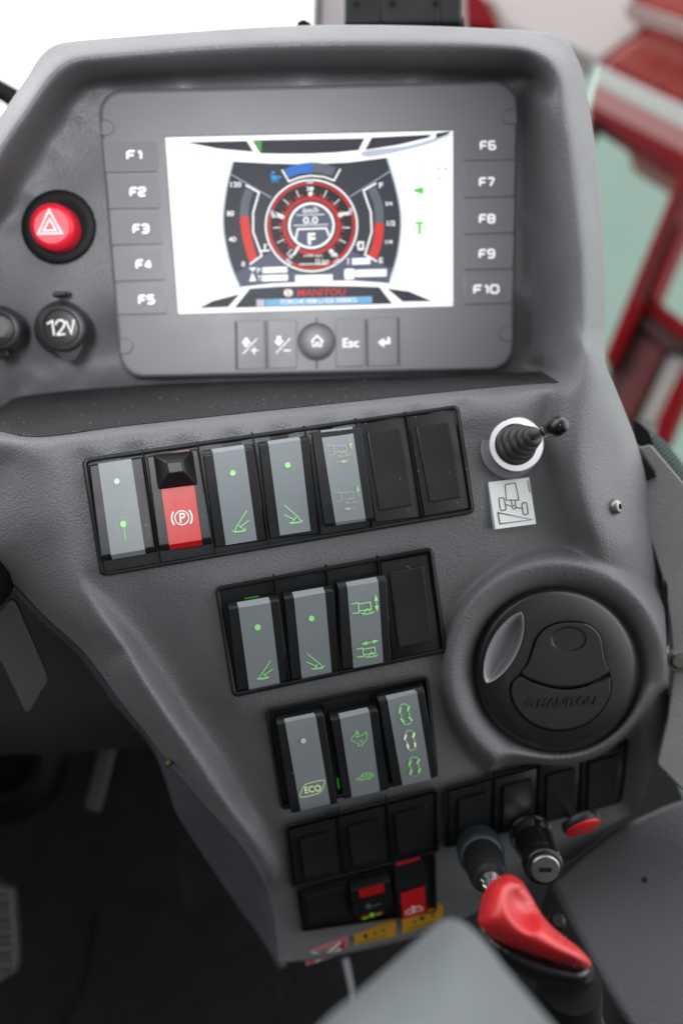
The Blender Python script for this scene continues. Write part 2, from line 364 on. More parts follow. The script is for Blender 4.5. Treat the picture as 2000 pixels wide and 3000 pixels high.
# right ridge
curve([(1352,800),(1340,850),(1329,895),(1316,960),(1318,1010),(1317,1076),(1331,1147),(1355,1216),(1385,1274)],[368,364,361,359,358.5,359,361,365,371],'A')
curve([(1281,895),(1277,937),(1270,1006),(1272,1042),(1285,1112),(1309,1199),(1325,1250)],[-5,-5,-5,-5,-5,-5,-4],'B')
curve([(1268,895),(1263,937),(1256,1006),(1258,1042),(1270,1115),(1293,1203),(1308,1254)],[0]*7,'B')
curve([(1390,850),(1400,960),(1400,1060),(1415,1160),(1440,1250)],[375,373,373,375,378],'A')
RIGHT=[(1389,790),(1392,840),(1410,885),(1455,1000),(1480,1090),(1495,1200),(1518,1330),(1530,1480),(1532,1640),(1505,1760),(1462,1862)]
curve(RIGHT,[382,384,388,397,402,405,408,409,410,420,438],'A')
curve([(1400,900),(1435,1000),(1455,1090),(1470,1200),(1490,1330)],[378,384,388,391,395],'A')
# (the vent pod is added to the raster below)
curve([(1500,1440),(1518,1540),(1505,1640),(1470,1700)],[398,400,404,411],'A')
curve([(1060,1650),(1100,1720),(1170,1780)],[4,4,4],'B')
# left bolster and groove
curve([(196,1330),(255,1400),(315,1480),(420,1631),(490,1722),(552,1826),(605,1895),(640,1945)],[0,2,4,6,6,5,4,2],'B')
curve([(123,1257),(168,1306),(217,1390),(262,1456),(315,1536),(368,1624),(430,1720),(495,1830),(560,1935),(610,2020)],[-1,-3,-6,-8,-9,-9,-9,-8,-6,-3],'B')
curve([(240,1470),(256,1490),(272,1500)],[-1,-2,-2],'B')
curve([(95,1060),(96,1130),(100,1200)],[-2,-2,-2],'B')
curve([(20,1060),(10,1150),(15,1250)],[4,6,7],'B')
curve([(-60,1060),(-70,1160),(-60,1260)],[10,12,14],'B')
LEFT=[(-180,520),(-230,700),(-220,900),(-200,1050),(-160,1180),(-70,1265),(21,1330),(105,1416),(196,1500),(280,1613),(340,1688),(382,1743),(467,1845),(552,1940),(603,2021),(629,2102),(641,2212)]
curve([(-160,1180),(-70,1262),(21,1326),(105,1413),(196,1496),(280,1608),(340,1684),(382,1740),(467,1842),(552,1937),(603,2018),(629,2100),(641,2210)],[24,20,16,14,13,11,10,9,8,7,6,4,2],'B')
BOTTOM=[(641,2212),(720,2205),(800,2190),(1000,2140),(1150,2065),(1330,1960),(1400,1900),(1462,1862)]
curve(BOTTOM,0,'B')
REL=rbf_fit(cx,cy,.00003)
GX0,GY0,GST=-240,40,5.0
gxn,gyn=int((1580-GX0)/GST)+1,int((2240-GY0)/GST)+1
gx=GX0+GST*np.arange(gxn); gy=GY0+GST*np.arange(gyn)
RAST=rbf_eval(REL,np.stack(np.meshgrid(gx,gy),-1).reshape(-1,2)).reshape(gyn,gxn)
def blur(a,it):
    for _ in range(it):
        b=np.pad(a,1,mode='edge'); a=(b[:-2,1:-1]+2*b[1:-1,1:-1]+b[2:,1:-1])/4
        b=np.pad(a,1,mode='edge'); a=(b[1:-1,:-2]+2*b[1:-1,1:-1]+b[1:-1,2:])/4
    return a
RAST=blur(RAST,5)
# round vent pod: a raised ring with a hollow towards the vent, blended into the face
XX,YY=np.meshgrid(gx,gy); rr_=np.hypot(XX-1280,YY-1539)
dn=(((XX-CX)/F)*PV.n[0]-((YY-CY)/F)*PV.n[1]+PV.n[2]); aa_=np.degrees(np.arctan2(YY-1539,XX-1280)); kx=1+2.6*np.clip(1-np.abs((aa_-66)/58)**3,0,1); rr_=np.where(rr_>188,188+(rr_-188)*kx,rr_)
PVD=PV.p.dot(PV.n)/dn
prof_r=[0,188,196,206,218,228,238,246,252,258,266,275,290,330,2000]; prof_h=[4,4,1,-3.5,-6.2,-7.6,-8.4,-8.6,-8,-6,-1,5,14,40,2000]
POD=PVD+np.interp(rr_,prof_r,prof_h)*MM
kb=.004; hmix=np.clip(.5+.5*(RAST-POD)/kb,0,1); SM=RAST*(1-hmix)+POD*hmix-kb*hmix*(1-hmix)
RAST=np.where(rr_<246,POD,SM)
RAST=blur(RAST,2)
def relief(Q):
    Q=np.atleast_2d(np.array(Q,float)); x=np.clip((Q[:,0]-GX0)/GST,0,gxn-1.001); y=np.clip((Q[:,1]-GY0)/GST,0,gyn-1.001)
    i=x.astype(int);j=y.astype(int);a=x-i;b=y-j
    return RAST[j,i]*(1-a)*(1-b)+RAST[j,i+1]*a*(1-b)+RAST[j+1,i]*(1-a)*b+RAST[j+1,i+1]*a*b
class ReliefSurf:
    def at(s,p,h=0):
        d=relief([p])[0]; return P(p[0],p[1],d)+s.normal(p)*h
    def normal(s,p,e=14):
        g=[P(x,y,relief([(x,y)])[0]) for x,y in ((p[0]+e,p[1]),(p[0]-e,p[1]),(p[0],p[1]+e),(p[0],p[1]-e))]
        n=np.cross(g[0]-g[1],g[3]-g[2]); n/=np.linalg.norm(n); return n if n.dot(CAM-g[0])>0 else -n
RS=ReliefSurf()
# Coons grid over the console outline
NU,NV=300,380
T=smoothc(SIL[:17],NU); T[0]=SIL[0]; Rr=smoothc(SIL[16:]+RIGHT[1:],NV); Bt=smoothc(BOTTOM,NU); Lf=smoothc(LEFT,NV)
u=np.linspace(0,1,NU)[None,:,None]; v=np.linspace(0,1,NV)[:,None,None]
G=(1-v)*T[None]+v*Bt[None]+(1-u)*Lf[:,None]+u*Rr[:,None]-((1-u)*(1-v)*T[0]+u*(1-v)*T[-1]+(1-u)*v*Bt[0]+u*v*Bt[-1])
dz=relief(G.reshape(-1,2)).reshape(NV,NU)
W3=np.array([[P(G[j,i,0],G[j,i,1],dz[j,i]) for i in range(NU)] for j in range(NV)])
console=thing('dashboard_console',P(900,1500,.40),'moulded grey grained dashboard console with hooded top and round vent pod','dashboard')
mb=MB(); mb.grid([list(r) for r in W3])
cen=P(760,1200,.47)
def skirt(px3):   # the moulding turns back out of sight behind its own edge
    a=[p for p in px3]; b=[p+FW*.012+(cen-p)*.004 for p in a]; c=[p+FW*.07+(cen-p)*.05 for p in a]; mb.grid([a,b,c])
skirt(list(W3[0])); skirt(list(W3[:,-1])); skirt(list(W3[-1])); 
body=obj('body',mb,GREY,console,sharp=180)
# lower left return of the console: a smooth bluish side panel
E1=[(21,1330),(105,1416),(196,1500),(280,1613),(340,1688),(382,1743),(467,1845),(552,1940),(603,2021),(629,2102),(641,2212)]
E2=[(14,1337),(95,1425),(186,1511),(270,1626),(345,1713),(380,1792),(404,1864),(446,1932),(531,2059),(595,2148),(640,2222)]
e1=smoothc(E1,60); e2=smoothc(E2,60); d1=relief(e1)
w=np.linspace(0,1,60)
rows=[[P(*e1[i],d1[i]+.0005) for i in range(60)],[P(*(e1[i]*.9+e2[i]*.1),d1[i]+.008) for i in range(60)],[P(*e2[i],d1[i]+.055) for i in range(60)],[P(*(e2[i]+(20,-4)),d1[i]+.10) for i in range(60)]]
mb=MB(); mb.grid(rows); obj('side_panel',mb,TRIMB,console,sharp=60)
# rubber mat on the shelf
back=smoothc([(-120,955),(-30,940),(8,930),(70,907),(350,883),(800,869),(1242,853)],150); front=smoothc([(-120,975),(-30,984),(20,994),(60,1001),(130,999),(300,976),(700,933),(1100,892),(1282,877)],150)
mb=MB(); rows=[]
for t in np.linspace(0,1,14):
    q=back*(1-t)+front*t; dd=relief(q); rows.append([P(x,y,z-.0012) for (x,y),z in zip(q,dd)])
rows=[[p+FW*.004 for p in rows[0]]]+rows+[[p+FW*.003 for p in rows[-1]]]
mb.grid(rows)
MATM=mat('ribbed black mat',(.013,.013,.015),.62,bump=('ribs',260,.0004,.5),var=.25)
shelf=obj('shelf_mat',mb,MATM,console,sharp=60)
mb=MB()
for k in range(330):
    t=random.random()**.6; i=random.random()*148; i0=int(i); x,y=(back[i0]*(1-t)+front[i0]*t); L=random.uniform(1,6) if k%3 else random.uniform(.8,1.6); a=random.uniform(0,6.3); bnd=random.uniform(-1,1)
    pts=[]
    for s_ in (0,.5,1): pts.append((x+L*s_*math.cos(a+bnd*s_),y+L*s_*math.sin(a+bnd*s_)*.6))
    q=[]
    for (x_,y_) in pts:
        z=relief([(x_,y_)])[0]-.0016; q.append(P(x_,y_,z))
    wv=UP*.00013+RX*.00006
    mb.grid([[p-wv for p in q],[p+wv for p in q]])
lint=obj('lint',mb,mat('pale lint',(.16,.16,.17),.8),shelf,flat=True); lint['kind']='stuff'
def screw(c,rpx,parent,m=STEEL,name='screw',surf=RS):
    n=surf.normal(c); p=surf.at(c,0); r=pxr(rpx,relief([c])[0]); mb=MB()
    lathe(mb,p-n*.001,p+n*.004,[(0,r*1.0),(.35,r),(.65,r*.86),(.85,r*.62),(.86,r*.42),(.45,r*.36)],28,cap0=False)
    return obj(name,mb,m,parent,sharp=50)
screw(zT((1112,752)),18,console)
screw((393,1747),8,console,BRASS)
# ------------------------------------------------------------------ display unit
BH=.0065
disp=thing('display_unit',D.at((705,530)),'grey terminal with lit colour screen and function keys down both sides','display')
OUT=Quad([(224,208),(1190,185),(1178,849),(278,868)]); INN=Quad([(379,315),(1040,300),(1040,703),(409,722)])
def outer(ins,r): return OUT.rr(ins,r,8)
inn=[]
Lp=[(outer(3,52),-.002),(outer(0,54),.001),(outer(0,54),BH-.0025),(outer(2,53),BH-.0009),(outer(6,50),BH-.0001),(outer(8,49),BH),(outer(10,48),BH),(INN.rr(-5,1.5,8),BH),(INN.rr(-2,1.5,8),BH),(INN.rr(0,1.5,8),BH-.0006),(INN.rr(0.3,1.5,8),BH-.0022)]
mb=MB(); mb.loft(loops_on(D,Lp)); obj('bezel',mb,DISPG,disp,sharp=50)
SCH=BH-.002
def keypoly(z,a,b,c,d): return z(a,b,c,d)
KEYS=[('F1',zA,(472,642),(735,640),(722,788),(484,792),(619,712)),('F2',zC,(489,14),(730,12),(730,172),(501,176),(634,97)),('F3',zC,(504,190),(742,184),(742,336),(513,342),(648,267)),('F4',zC,(517,356),(754,350),(755,502),(528,509),(662,430)),('F5',zC,(532,524),(765,518),(763,656),(541,662),(674,592)),
('F6',zB,(560,600),(796,596),(792,732),(562,738),(672,668)),('F7',zB,(560,754),(796,748),(790,902),(562,908),(668,836)),('F8',zB,(560,924),(794,918),(788,1068),(562,1076),(668,1005)),('F9',zD,(560,152),(790,145),(784,292),(562,298),(667,225)),('F10',zD,(560,315),(788,308),(780,450),(565,457),(664,388))]
for t,z,a,b,c,d,tc in KEYS:
    q=Quad(z(a,b,c,d)); mb=MB(); lift=.0011
    def hv(p,f): return BH+.00006+f*.00105*max(0,min(1,(p[1]-q.q[0][1])/(q.q[3][1]-q.q[0][1])))**2
    L=[[D.at(p,BH-.0008) for p in q.rr(0,2)],[D.at(p,hv(p,.75)) for p in q.rr(0,2)]]; top=[D.at(p,hv(p,1)) for p in q.rr(1.8,2)]; L.append(top); L.append([D.at(p,hv(p,1)) for p in q.rr(2.8,2)]); top=[D.at(p,hv(p,1)) for p in q.rr(4.5,2)]
    mb.loft(L+[top],cap1=True); k=obj('key',mb,DISPG,disp,sharp=55)
    kk=tag(k,'key marked '+t)
    c=z(tc); vv=(c[1]-q.q[0][1])/(q.q[3][1]-q.q[0][1])
    wd=118 if t=='F10' else 74
    L=Layer(D,BH+.0018); wide_text(L,t,c,35*z.k,(wd-8)*z.k,-1.5,10.5*z.k); L.done('legend',LEGEND,k)
def navkey(pts,rot=None):
    q=Quad(pts); mb=MB(); mb.loft(loops_on(D,[(q.rr(0,4),BH-.0008),(q.rr(0,4),BH+.00015),(q.rr(2,3.5),BH+.0004),(q.rr(3,3),BH+.0004),(q.rr(5,2),BH+.0004)]),cap1=True); return obj('key',mb,DISPG,disp,sharp=55)
xu=lambda x,y:zC((x,y))
NAV=[([(543,737),(606,735),(608,848),(545,850)],'up'),([(614,735),(682,733),(682,846),(616,848)],'down'),([(771,732),(838,730),(838,842),(771,844)],'esc'),([(845,730),(912,728),(912,840),(845,842)],'enter')]
HN=BH+.0007
for pts,nm in NAV:
    k=navkey(pts); L=Layer(D,HN)
    if nm=='up':
        tag(k,'key with upward arrow and plus sign')
        L.fill(zC((1131,764),(1152,793),(1138,793),(1138,808),(1122,808),(1122,793),(1110,793))); L.line(zC((1116,842),(1180,772)),4*zC.k); L.line(zC((1152,826),(1185,826)),5*zC.k); L.line(zC((1168,810),(1168,843)),5*zC.k)
    elif nm=='down':
        tag(k,'key with downward arrow and minus sign')
        L.fill(zC((1272,760),(1290,760),(1290,780),(1302,780),(1281,806),(1260,782),(1272,782))); L.line(zC((1268,838),(1333,770)),4*zC.k); L.line(zC((1302,826),(1335,826)),5*zC.k)
    elif nm=='esc':
        tag(k,'key marked Esc'); L.text('Esc',zD((43,634)),42*zD.k,-1,bold=.015,width=74*zD.k)
    else:
        tag(k,'key with bent return arrow')
        L.fill(zD((222,608),(224,638),(195,640),(196,655),(167,632),(194,613),(195,627),(210,626),(209,609)))
    L.done('legend',LEGEND,k)
# home key: a round button in a shallow ring
c=(727,785)
def ring_on(surf,c,r,h,n=44,ry=None): return [surf.at((c[0]+r*math.cos(a),c[1]+(ry or r)*math.sin(a)),h) for a in np.linspace(0,2*math.pi,n,endpoint=False)]
mb=MB(); mb.loft([ring_on(D,c,39,BH-.001),ring_on(D,c,38,BH+.0012),ring_on(D,c,36,BH+.0022),ring_on(D,c,30,BH+.0029),ring_on(D,c,18,BH+.0032)],cap1=True); k=tag(obj('home_key',mb,DISPG,disp,sharp=60),'round key with house symbol')
mb=MB(); mb.loft([ring_on(D,c,43.5,BH-.0005),ring_on(D,c,43,BH+.0005),ring_on(D,c,40.3,BH+.0005),ring_on(D,c,40,BH-.0005)]); obj('key_ring',mb,BLKM,disp)
L=Layer(D,BH+.0036); L.line(zC((1428,786),(1456,758),(1484,786)),6*zC.k); L.line(zC((1437,782),(1437,806),(1451,806),(1451,790),(1462,790),(1462,806),(1476,806),(1476,782)),5*zC.k); L.done('legend',LEGEND,k)
for pts in ((( 610,736),(613,848)),((841,733),(843,843)),((541,738),(543,850)),((915,729),(916,840)),((727,730),(727,742)),((727,828),(727,846))):
    mb=MB(); (x0,y0),(x1,y1)=pts; prism(mb,D,[(x0-1.2,y0),(x0+1.2,y0),(x1+1.2,y1),(x1-1.2,y1)],BH+.0004,BH-.001); obj('key_groove',mb,BLKM,disp)
CLIPM=mat('clip seam grey',(.06,.06,.066),.6)
for cc,s in (((243,293),1),((1172,268),-1),((287,795),1),((1165,766),-1)):
    q=[(cc[0]-18*s,cc[1]-17),(cc[0]+6*s,cc[1]-17),(cc[0]+16*s,cc[1]-9),(cc[0]+19*s,cc[1]),(cc[0]+16*s,cc[1]+10),(cc[0]+6*s,cc[1]+17),(cc[0]-16*s,cc[1]+17)]
    q=[(min(max(x,233 if y<500 else 276),1186 if y<500 else 1176),y) for x,y in q]
    mb=MB(); prism(mb,D,q,BH+.0004,BH-.001); obj('clip_cover',mb,DISPG,disp,bevel=.0004)
    L=Layer(D,BH+.00045); L.line(q,1.4); L.done('clip_seam',CLIPM,disp)
# screen picture
E_W=em('screen white',255,255,255,1.15); E_D=em('screen slate',64,66,76); E_D2=em('screen dark',40,42,50); E_G=em('screen grey',104,112,122); E_R=em('screen red',226,66,56); E_B=em('screen blue',62,122,214); E_LB=em('screen light blue',128,190,232)
E_GR=em('screen green',86,214,62); E_K=em('screen black',44,38,42); E_P=em('screen pale',196,204,222); E_DR=em('screen deep red',204,48,46); E_F=em('screen faint',236,238,240,1.0); E_SB=em('screen dial blue',92,100,122)
mb=MB(); prism(mb,D,INN.rr(-4,1,2),SCH,SCH-.002); screen=obj('screen',mb,E_W,disp,flat=True)
H=[SCH]
def lay(): H[0]+=.00008; return Layer(D,H[0])
zk=zS.k
L=lay(); L.fill(zS((1190,160),(1240,330),(1262,480),(1245,650),(1200,800),(1000,786),(800,792),(600,802),(440,820),(385,680),(355,500),(370,330),(405,180),(600,190),(800,194),(1000,184))); gp=L.done('gauge_panel',E_D,screen)
L=lay(); L.line(smoothc(zS((405,180),(370,330),(355,500),(385,680),(440,820)),24),9*zk); L.line(smoothc(zS((1190,160),(1240,330),(1262,480),(1245,650),(1200,800)),24),9*zk)
L.line(zS((395,245),(600,365)),4*zk); L.line(zS((1205,230),(1000,360)),4*zk); L.fill(smoothc(zS((1060,130),(1300,98),(1440,58),(1520,36),(1420,84),(1280,122),(1100,156)),30,True)); L.each('panel_border',E_P,screen)
L=lay(); L.fill(zS((420,752),(600,640),(700,735),(800,755),(910,735),(1010,635),(1215,728),(1200,797),(1000,783),(800,789),(600,799),(442,815))); L.done('panel_foot',E_SB,screen)
L=lay(); L.fill(zS((170,82),(475,75),(508,130),(330,114))); L.fill(zS((505,72),(1075,62),(1045,122),(920,134),(800,139),(650,140),(545,138))); L.fill(zS((1112,58),(1420,42),(1400,58),(1250,94),(1078,121)))
L.fill(zS((1440,36),(1520,24),(1500,40),(1440,62))); L.fill(zS((235,928),(300,892),(440,856),(380,922))); L.fill(zS((413,926),(492,828),(640,818),(800,814),(1000,816),(1150,820),(1217,906))); L.fill(zS((1190,828),(1300,842),(1420,893),(1270,895))); L.each('menu_strip',E_D,screen)
L=lay(); L.fill(zS((508,72),(552,70),(550,138))); L.done('green_pointer',em('screen leaf green',84,170,84),screen)
L=lay(); L.line(smoothc(zS((66,84),(200,128),(405,165)),14),2*zk); L.line(smoothc(zS((1525,40),(1400,112),(1240,152)),14),2.5*zk); L.line(smoothc(zS((125,930),(250,862),(450,822)),14),2*zk); L.line(smoothc(zS((1190,802),(1400,842),(1525,905)),14),2.5*zk); L.each('screen_line',em('screen line blue',110,120,150),screen)
# top gauge
L=lay(); L.fill(zS((668,222),(700,203),(750,190),(812,183),(812,236),(740,243),(690,262))); L.each('gauge_bar',E_B,screen)
L=lay(); L.fill(zS((814,183),(870,190),(930,212),(908,254),(860,240),(814,236))); L.each('gauge_bar',E_G,screen)
L=lay(); L.line(zS((655,222),(690,282),(740,262),(800,252),(870,258),(920,277),(952,218)),8*zk); L.each('gauge_bracket',E_W,screen)
L=lay(); L.dot(zS((615,265)),16*zk,11*zk); L.dot(zS((610,236)),8*zk); L.line(zS((595,250),(650,258),(630,272)),6*zk); L.line(zS((600,283),(642,283)),4*zk); L.done('screen_icon',em('screen icon blue',70,160,225),screen)
# dial
dc=zS((805,507)); 
L=lay(); L.dot(dc,236*zk,n=64); dial=L.done('dial',E_K,screen)
for r,w,m,nm in ((233,9,E_W,'dial_ring'),(216,14,E_DR,'dial_band'),(139,20,E_DR,'dial_glow')):
    L=lay(); L.ring(dc,r*zk,w*zk,64); L.done(nm,m,screen)
L=lay(); L.dot(dc,119*zk,n=48); L.done('dial_hub_ring',E_W,screen)
L=lay(); L.dot(dc,107*zk,n=48); L.done('dial_hub',E_SB,screen)
L=lay()
for k in range(25):
    a=math.radians(130+k*280/24)
    if k%2==0: L.line([(dc[0]+r*zk*math.cos(a),dc[1]+r*zk*math.sin(a)) for r in (156,196)],4.5*zk)
L.text('km/h',zS((800,428)),30*zk,-2,shear=.15,width=78*zk,bold=.01); L.text('0.0',zS((800,479)),36*zk,-2,width=76*zk,bold=.02); L.text('F',zS((806,574)),60*zk,-2,wx=1.1,bold=.04)
L.line(zS((728,454),(872,450)),4*zk); L.line(zS((715,506),(890,501)),4*zk); L.line(zS((742,704),(886,703)),5*zk)
L.line(zS((722,590),(735,525),(880,520),(895,560)),9*zk)
for t,p,w in (('20',(798,318),36),('10',(628,458),34),('30',(978,446),36),('40',(920,657),36),('0',(700,664),18)): L.text(t,zS(p),20*zk,-2,width=w*zk,bold=.03)
L.text('x100 rpm',zS((812,661)),15*zk,-1,width=98*zk,bold=.02); L.text('15 km',zS((860,688)),24*zk,-1,width=68*zk,bold=.01)
L.line(zS((742,612),(712,658)),12*zk)
for p in ((800,345),(655,462),(952,452),(905,638)): L.dot(zS(p),11*zk)
L.done('dial_marks',E_W,screen)
L=lay()
for k in range(24):
    a=math.radians(130+(k+.5)*280/24); L.line([(dc[0]+r*zk*math.cos(a),dc[1]+r*zk*math.sin(a)) for r in (152,168)],5*zk)
L.done('dial_ticks',E_R,screen)
L=lay()
for p,a in (((797,283),0),((607,447),75),((1003,434),-75),((690,690),45),((935,690),-45)): L.line([(zS(p)[0]-17*zk*math.cos(math.radians(a)),zS(p)[1]-17*zk*math.sin(math.radians(a))),(zS(p)[0]+17*zk*math.cos(math.radians(a)),zS(p)[1]+17*zk*math.sin(math.radians(a)))],17*zk)
L.each('dial_block',E_P,screen)
L=lay(); L.line(smoothc(zS((490,325),(468,390),(462,462)),14),44*zk); L.line(smoothc(zS((1112,315),(1145,400),(1152,494)),14),44*zk); L.each('gauge_bar',E_G,screen)
L=lay(); L.line(smoothc(zS((463,460),(475,560),(510,688)),16),46*zk); L.line(smoothc(zS((1153,494),(1142,590),(1116,668)),16),46*zk); L.each('gauge_bar',E_R,screen)
L=lay(); L.line(zS((470,300),(538,338),(508,440),(508,540),(552,660),(490,705)),9*zk); L.line(zS((1135,290),(1070,328),(1108,440),(1112,540),(1078,655),(1140,690)),9*zk)
for t,p,h,w in (('120',(420,297),27,54),('80',(392,445),27,36),('40',(402,577),27,38),('0',(458,703),27,18),('F',(1160,301),28,20),('3/4',(1199,395),20,36),('1/2',(1211,495),26,42),('1/4',(1200,590),20,36),('E',(1160,684),28,20),('P',(537,736),26,18),('T',(540,776),26,18)):
    L.text(t,zS(p),h*zk,-1.5,bold=.02,width=w*zk)
L.line(zS((568,600),(568,628)),9*zk); L.line(zS((546,636),(592,634)),9*zk); L.line(zS((576,604),(584,604)),5*zk)
L.line(zS((1045,592),(1068,592),(1068,628),(1045,628)),9*zk,True); L.line(zS((1034,610),(1042,600)),6*zk)
L.fill(zS((485,722),(525,720),(508,742))); L.fill(zS((505,745),(525,790),(487,792)))
for a,b,c,d in ((555,718,682,748),(552,758,685,790),(722,758,913,792),(1012,672,1105,705),(1030,730,1188,768)): L.fill(zS((a,b+2),(c,b-2),(c,d-2),(a,d+2)))
L.fill(Quad(zS((972,728),(1026,726),(1026,780),(972,782))).rr(0,5)); L.line(zS((992,672),(992,705)),6*zk); L.done('gauge_marks',E_W,screen)
L=lay(); L.dot(zS((999,752)),18*zk); L.done('clock_face',E_K,screen)
L=lay(); L.line(zS((999,738),(999,752),(1010,752)),5*zk); L.done('clock_hands',E_R,screen)
L=lay(); L.text('12  56',zS((1122,748)),22*zk,-1,width=104*zk); L.text('14 C',zS((1060,688)),18*zk,-1,width=48*zk); L.text('93  5  920',zS((818,774)),20*zk,-1,width=140*zk); L.each('screen_number',em('screen light grey',214,210,210),screen)
L=lay(); L.text('MANITOU',zS((856,848)),36*zk,-1.5,bold=.015,shear=.12,width=248*zk); L.done('banner_word',E_R,screen)
L=lay(); L.dot(zS((687,850)),22*zk,20*zk); L.done('banner_emblem',E_W,screen)
L=lay(); L.line(smoothc(zS((698,838),(682,838),(682,850),(694,854),(690,864),(676,862)),14),5*zk); L.done('banner_emblem',E_R,screen)
L=lay(); L.fill(zS((570,883),(1113,867),(1115,902),(572,920))); L.done('message_bar',E_LB,screen)
L=lay(); L.fill(zS((524,884),(566,883),(567,919),(526,921))); L.done('message_tab',em('screen lilac',205,205,222),screen)
L=lay(); L.text('FORCHE FEM L1320 5000KG',zS((842,891)),24*zk,-1.6,width=386*zk,bold=.012); L.done('message_words',E_W,screen)
L=lay(); L.fill(zS((1322,322),(1345,318),(1378,308),(1372,328),(1380,335),(1362,345),(1352,338),(1335,335))); L.fill(zS((1334,488),(1376,486),(1376,496),(1362,497),(1363,550),(1350,550),(1349,498),(1334,498)))
L.line(zS((1335,510),(1322,540)),5*zk); L.line(zS((1378,508),(1388,532)),5*zk)
L.arc(zS((1352,335)),18*zk,30,150,4*zk)
for a in (200,250,290,340,20,70,110,160): pass
L.line(zS((1448,222),(1460,212)),6*zk); L.line(zS((1482,212),(1494,222)),6*zk); L.line(zS((1450,262),(1462,272)),6*zk); L.line(zS((1484,270),(1496,260)),6*zk); L.each('warning_lamp',E_GR,screen)
L=lay()
L.ring(zS((238,190)),26*zk,3*zk,20); L.line(zS((232,345),(232,392),(270,392),(270,340)),3*zk); L.line(zS((232,440),(280,438),(280,488),(234,490)),3*zk,True); L.ring(zS((257,550)),26*zk,4*zk,20); L.line(zS((222,280),(280,270)),3*zk); L.ring(zS((140,470)),20*zk,3*zk,16)
L.line(zS((1322,210),(1375,206)),5*zk); L.line(zS((1322,262),(1376,258)),5*zk); L.line(zS((1348,210),(1350,260)),5*zk); L.ring(zS((1470,240)),34*zk,3*zk,24); L.line(zS((1440,625),(1492,622)),5*zk); L.line(zS((1352,600),(1353,640)),5*zk); L.ring(zS((1352,600)),12*zk,3*zk,14); L.ring(zS((1466,600)),9*zk,4*zk,12); L.text('SQ SQ',zS((1352,158)),20*zk,0,width=60*zk); L.ring(zS((1470,155)),15*zk,4*zk,12)
L.each('unlit_lamp',em('screen pale lamp',226,228,226),screen)
# ------------------------------------------------------------------ hazard button, sockets on the display panel
hz=thing('hazard_button',D.at((172,520)),'round red hazard button with white triangle in black socket','button')
hc=zC((270,258)); rr=172*zC.k
mb=MB(); mb.loft([ring_on(D,hc,r*rr,h) for r,h in ((1,-.001),(1,.0008),(.985,.0018),(.93,.0026),(.72,.0026),(.66,.002))],cap1=True); obj('collar',mb,BLKM,hz,sharp=50)
bc=zC((238,254)); b0=D.at(bc,.012)-D.nw*.012
rb=pxr(105*zC.k,D.dep(bc,.012))
mb=MB(); lathe(mb,b0,b0+D.nw*.013,[(0,rb*1.02),(.72,rb*1.0),(.88,rb*.95),(.97,rb*.84),(1,rb*.76)],48); obj('push_cap',mb,mat('red button plastic',(.62,.012,.03),.22,emit=srgb(160,10,30),es=.25),hz,sharp=50)
hh=.0134
L=Layer(D,hh-.0002); L.dot(bc,80*zC.k,n=40); L.done('cap_sheen',mat('lit pink red cap sheen',(.62,.10,.12),.3,emit=srgb(235,110,115),es=.35),hz)  # backlit glow and pale reflection of the cap painted as one disc
L=Layer(D,hh); L.ring(bc,74*zC.k,4*zC.k,40); L.done('ring_mark',mat('pink ring print',(.7,.12,.16),.4),hz)
L=Layer(D,hh+.0001); L.line(zC((226,181),(285,287),(176,290)),9*zC.k,True); L.line(zC((229,222),(258,273),(201,275)),9*zC.k,True); L.done('triangle_mark',WHITE,hz)
SOCK=mat('dark grey socket plastic',(.022,.0225,.025),.4,bump=('noise',2200,.0001,.3))
def socket(c,r,label,text):
    t=thing('power_socket',D.at(c),label,'socket')
    mb=MB(); mb.loft([ring_on(D,c,r*k,h) for k,h in ((1.12,-.001),(1.12,.0015),(1.08,.003),(1.0,.0035))],cap1=True); obj('flange',mb,SOCK,t,sharp=50)
    p=D.at(c,.012)-D.nw*.012; R=pxr(r,D.dep(c,.012)); mb=MB()
    lathe(mb,p,p+D.nw*.012,[(0,R),(.78,R*.99),(.92,R*.95),(1,R*.86),(1.0,R*.76),(.88,R*.72),(.88,R*.68),(1.0,R*.66),(1.03,R*.5)],48); obj('lid',mb,SOCK,t,sharp=50)
    return t
ps=socket(zC((283,722)),112*zC.k,'black capped round power socket marked 12V below the hazard button','12V')
L=Layer(D,.0127); L.line(zC((217,704),(241,690),(250,757)),9*zC.k); L.line(smoothc(zC((256,708),(266,690),(288,688),(297,706),(284,730),(264,752)),20),9*zC.k); L.line(zC((262,755),(301,750)),9*zC.k); L.line(zC((304,690),(329,747),(340,684)),9*zC.k); L.done('marking',WHITE,ps)
mb=MB(); q=zC((238,580),(300,572),(305,552),(242,556)); prism(mb,D,q,.011,.0); obj('hinge_tab',mb,SOCK,ps,bevel=.0008)
mb=MB(); prism(mb,D,smoothc(zC((215,790),(270,830),(340,815),(385,770),(372,820),(352,860),(330,874),(300,872),(275,850)),30,True),.0095,.003); obj('pull_tab',mb,SOCK,ps,bevel=.001)
cl=socket(zC((-5,728)),98*zC.k,'black round plug with pale face, cut off at the left edge','lighter')
cl.name='lighter_plug'; tag(cl,cat='lighter')
q=zC((-5,722)); mb=MB(); p=D.at(q,.016)-D.nw*.006; lathe(mb,p,p+D.nw*.007,[(0,pxr(54*zC.k,.41)),(.8,pxr(50*zC.k,.41)),(1,pxr(40*zC.k,.41))],36); obj('face_disc',mb,mat('grey plug face',(.16,.15,.15),.3),cl)
mb=MB(); prism(mb,D,zC((-30,830),(30,815),(46,850),(20,868),(-30,868)),.008,0); obj('foot',mb,BLK,cl,bevel=.001)
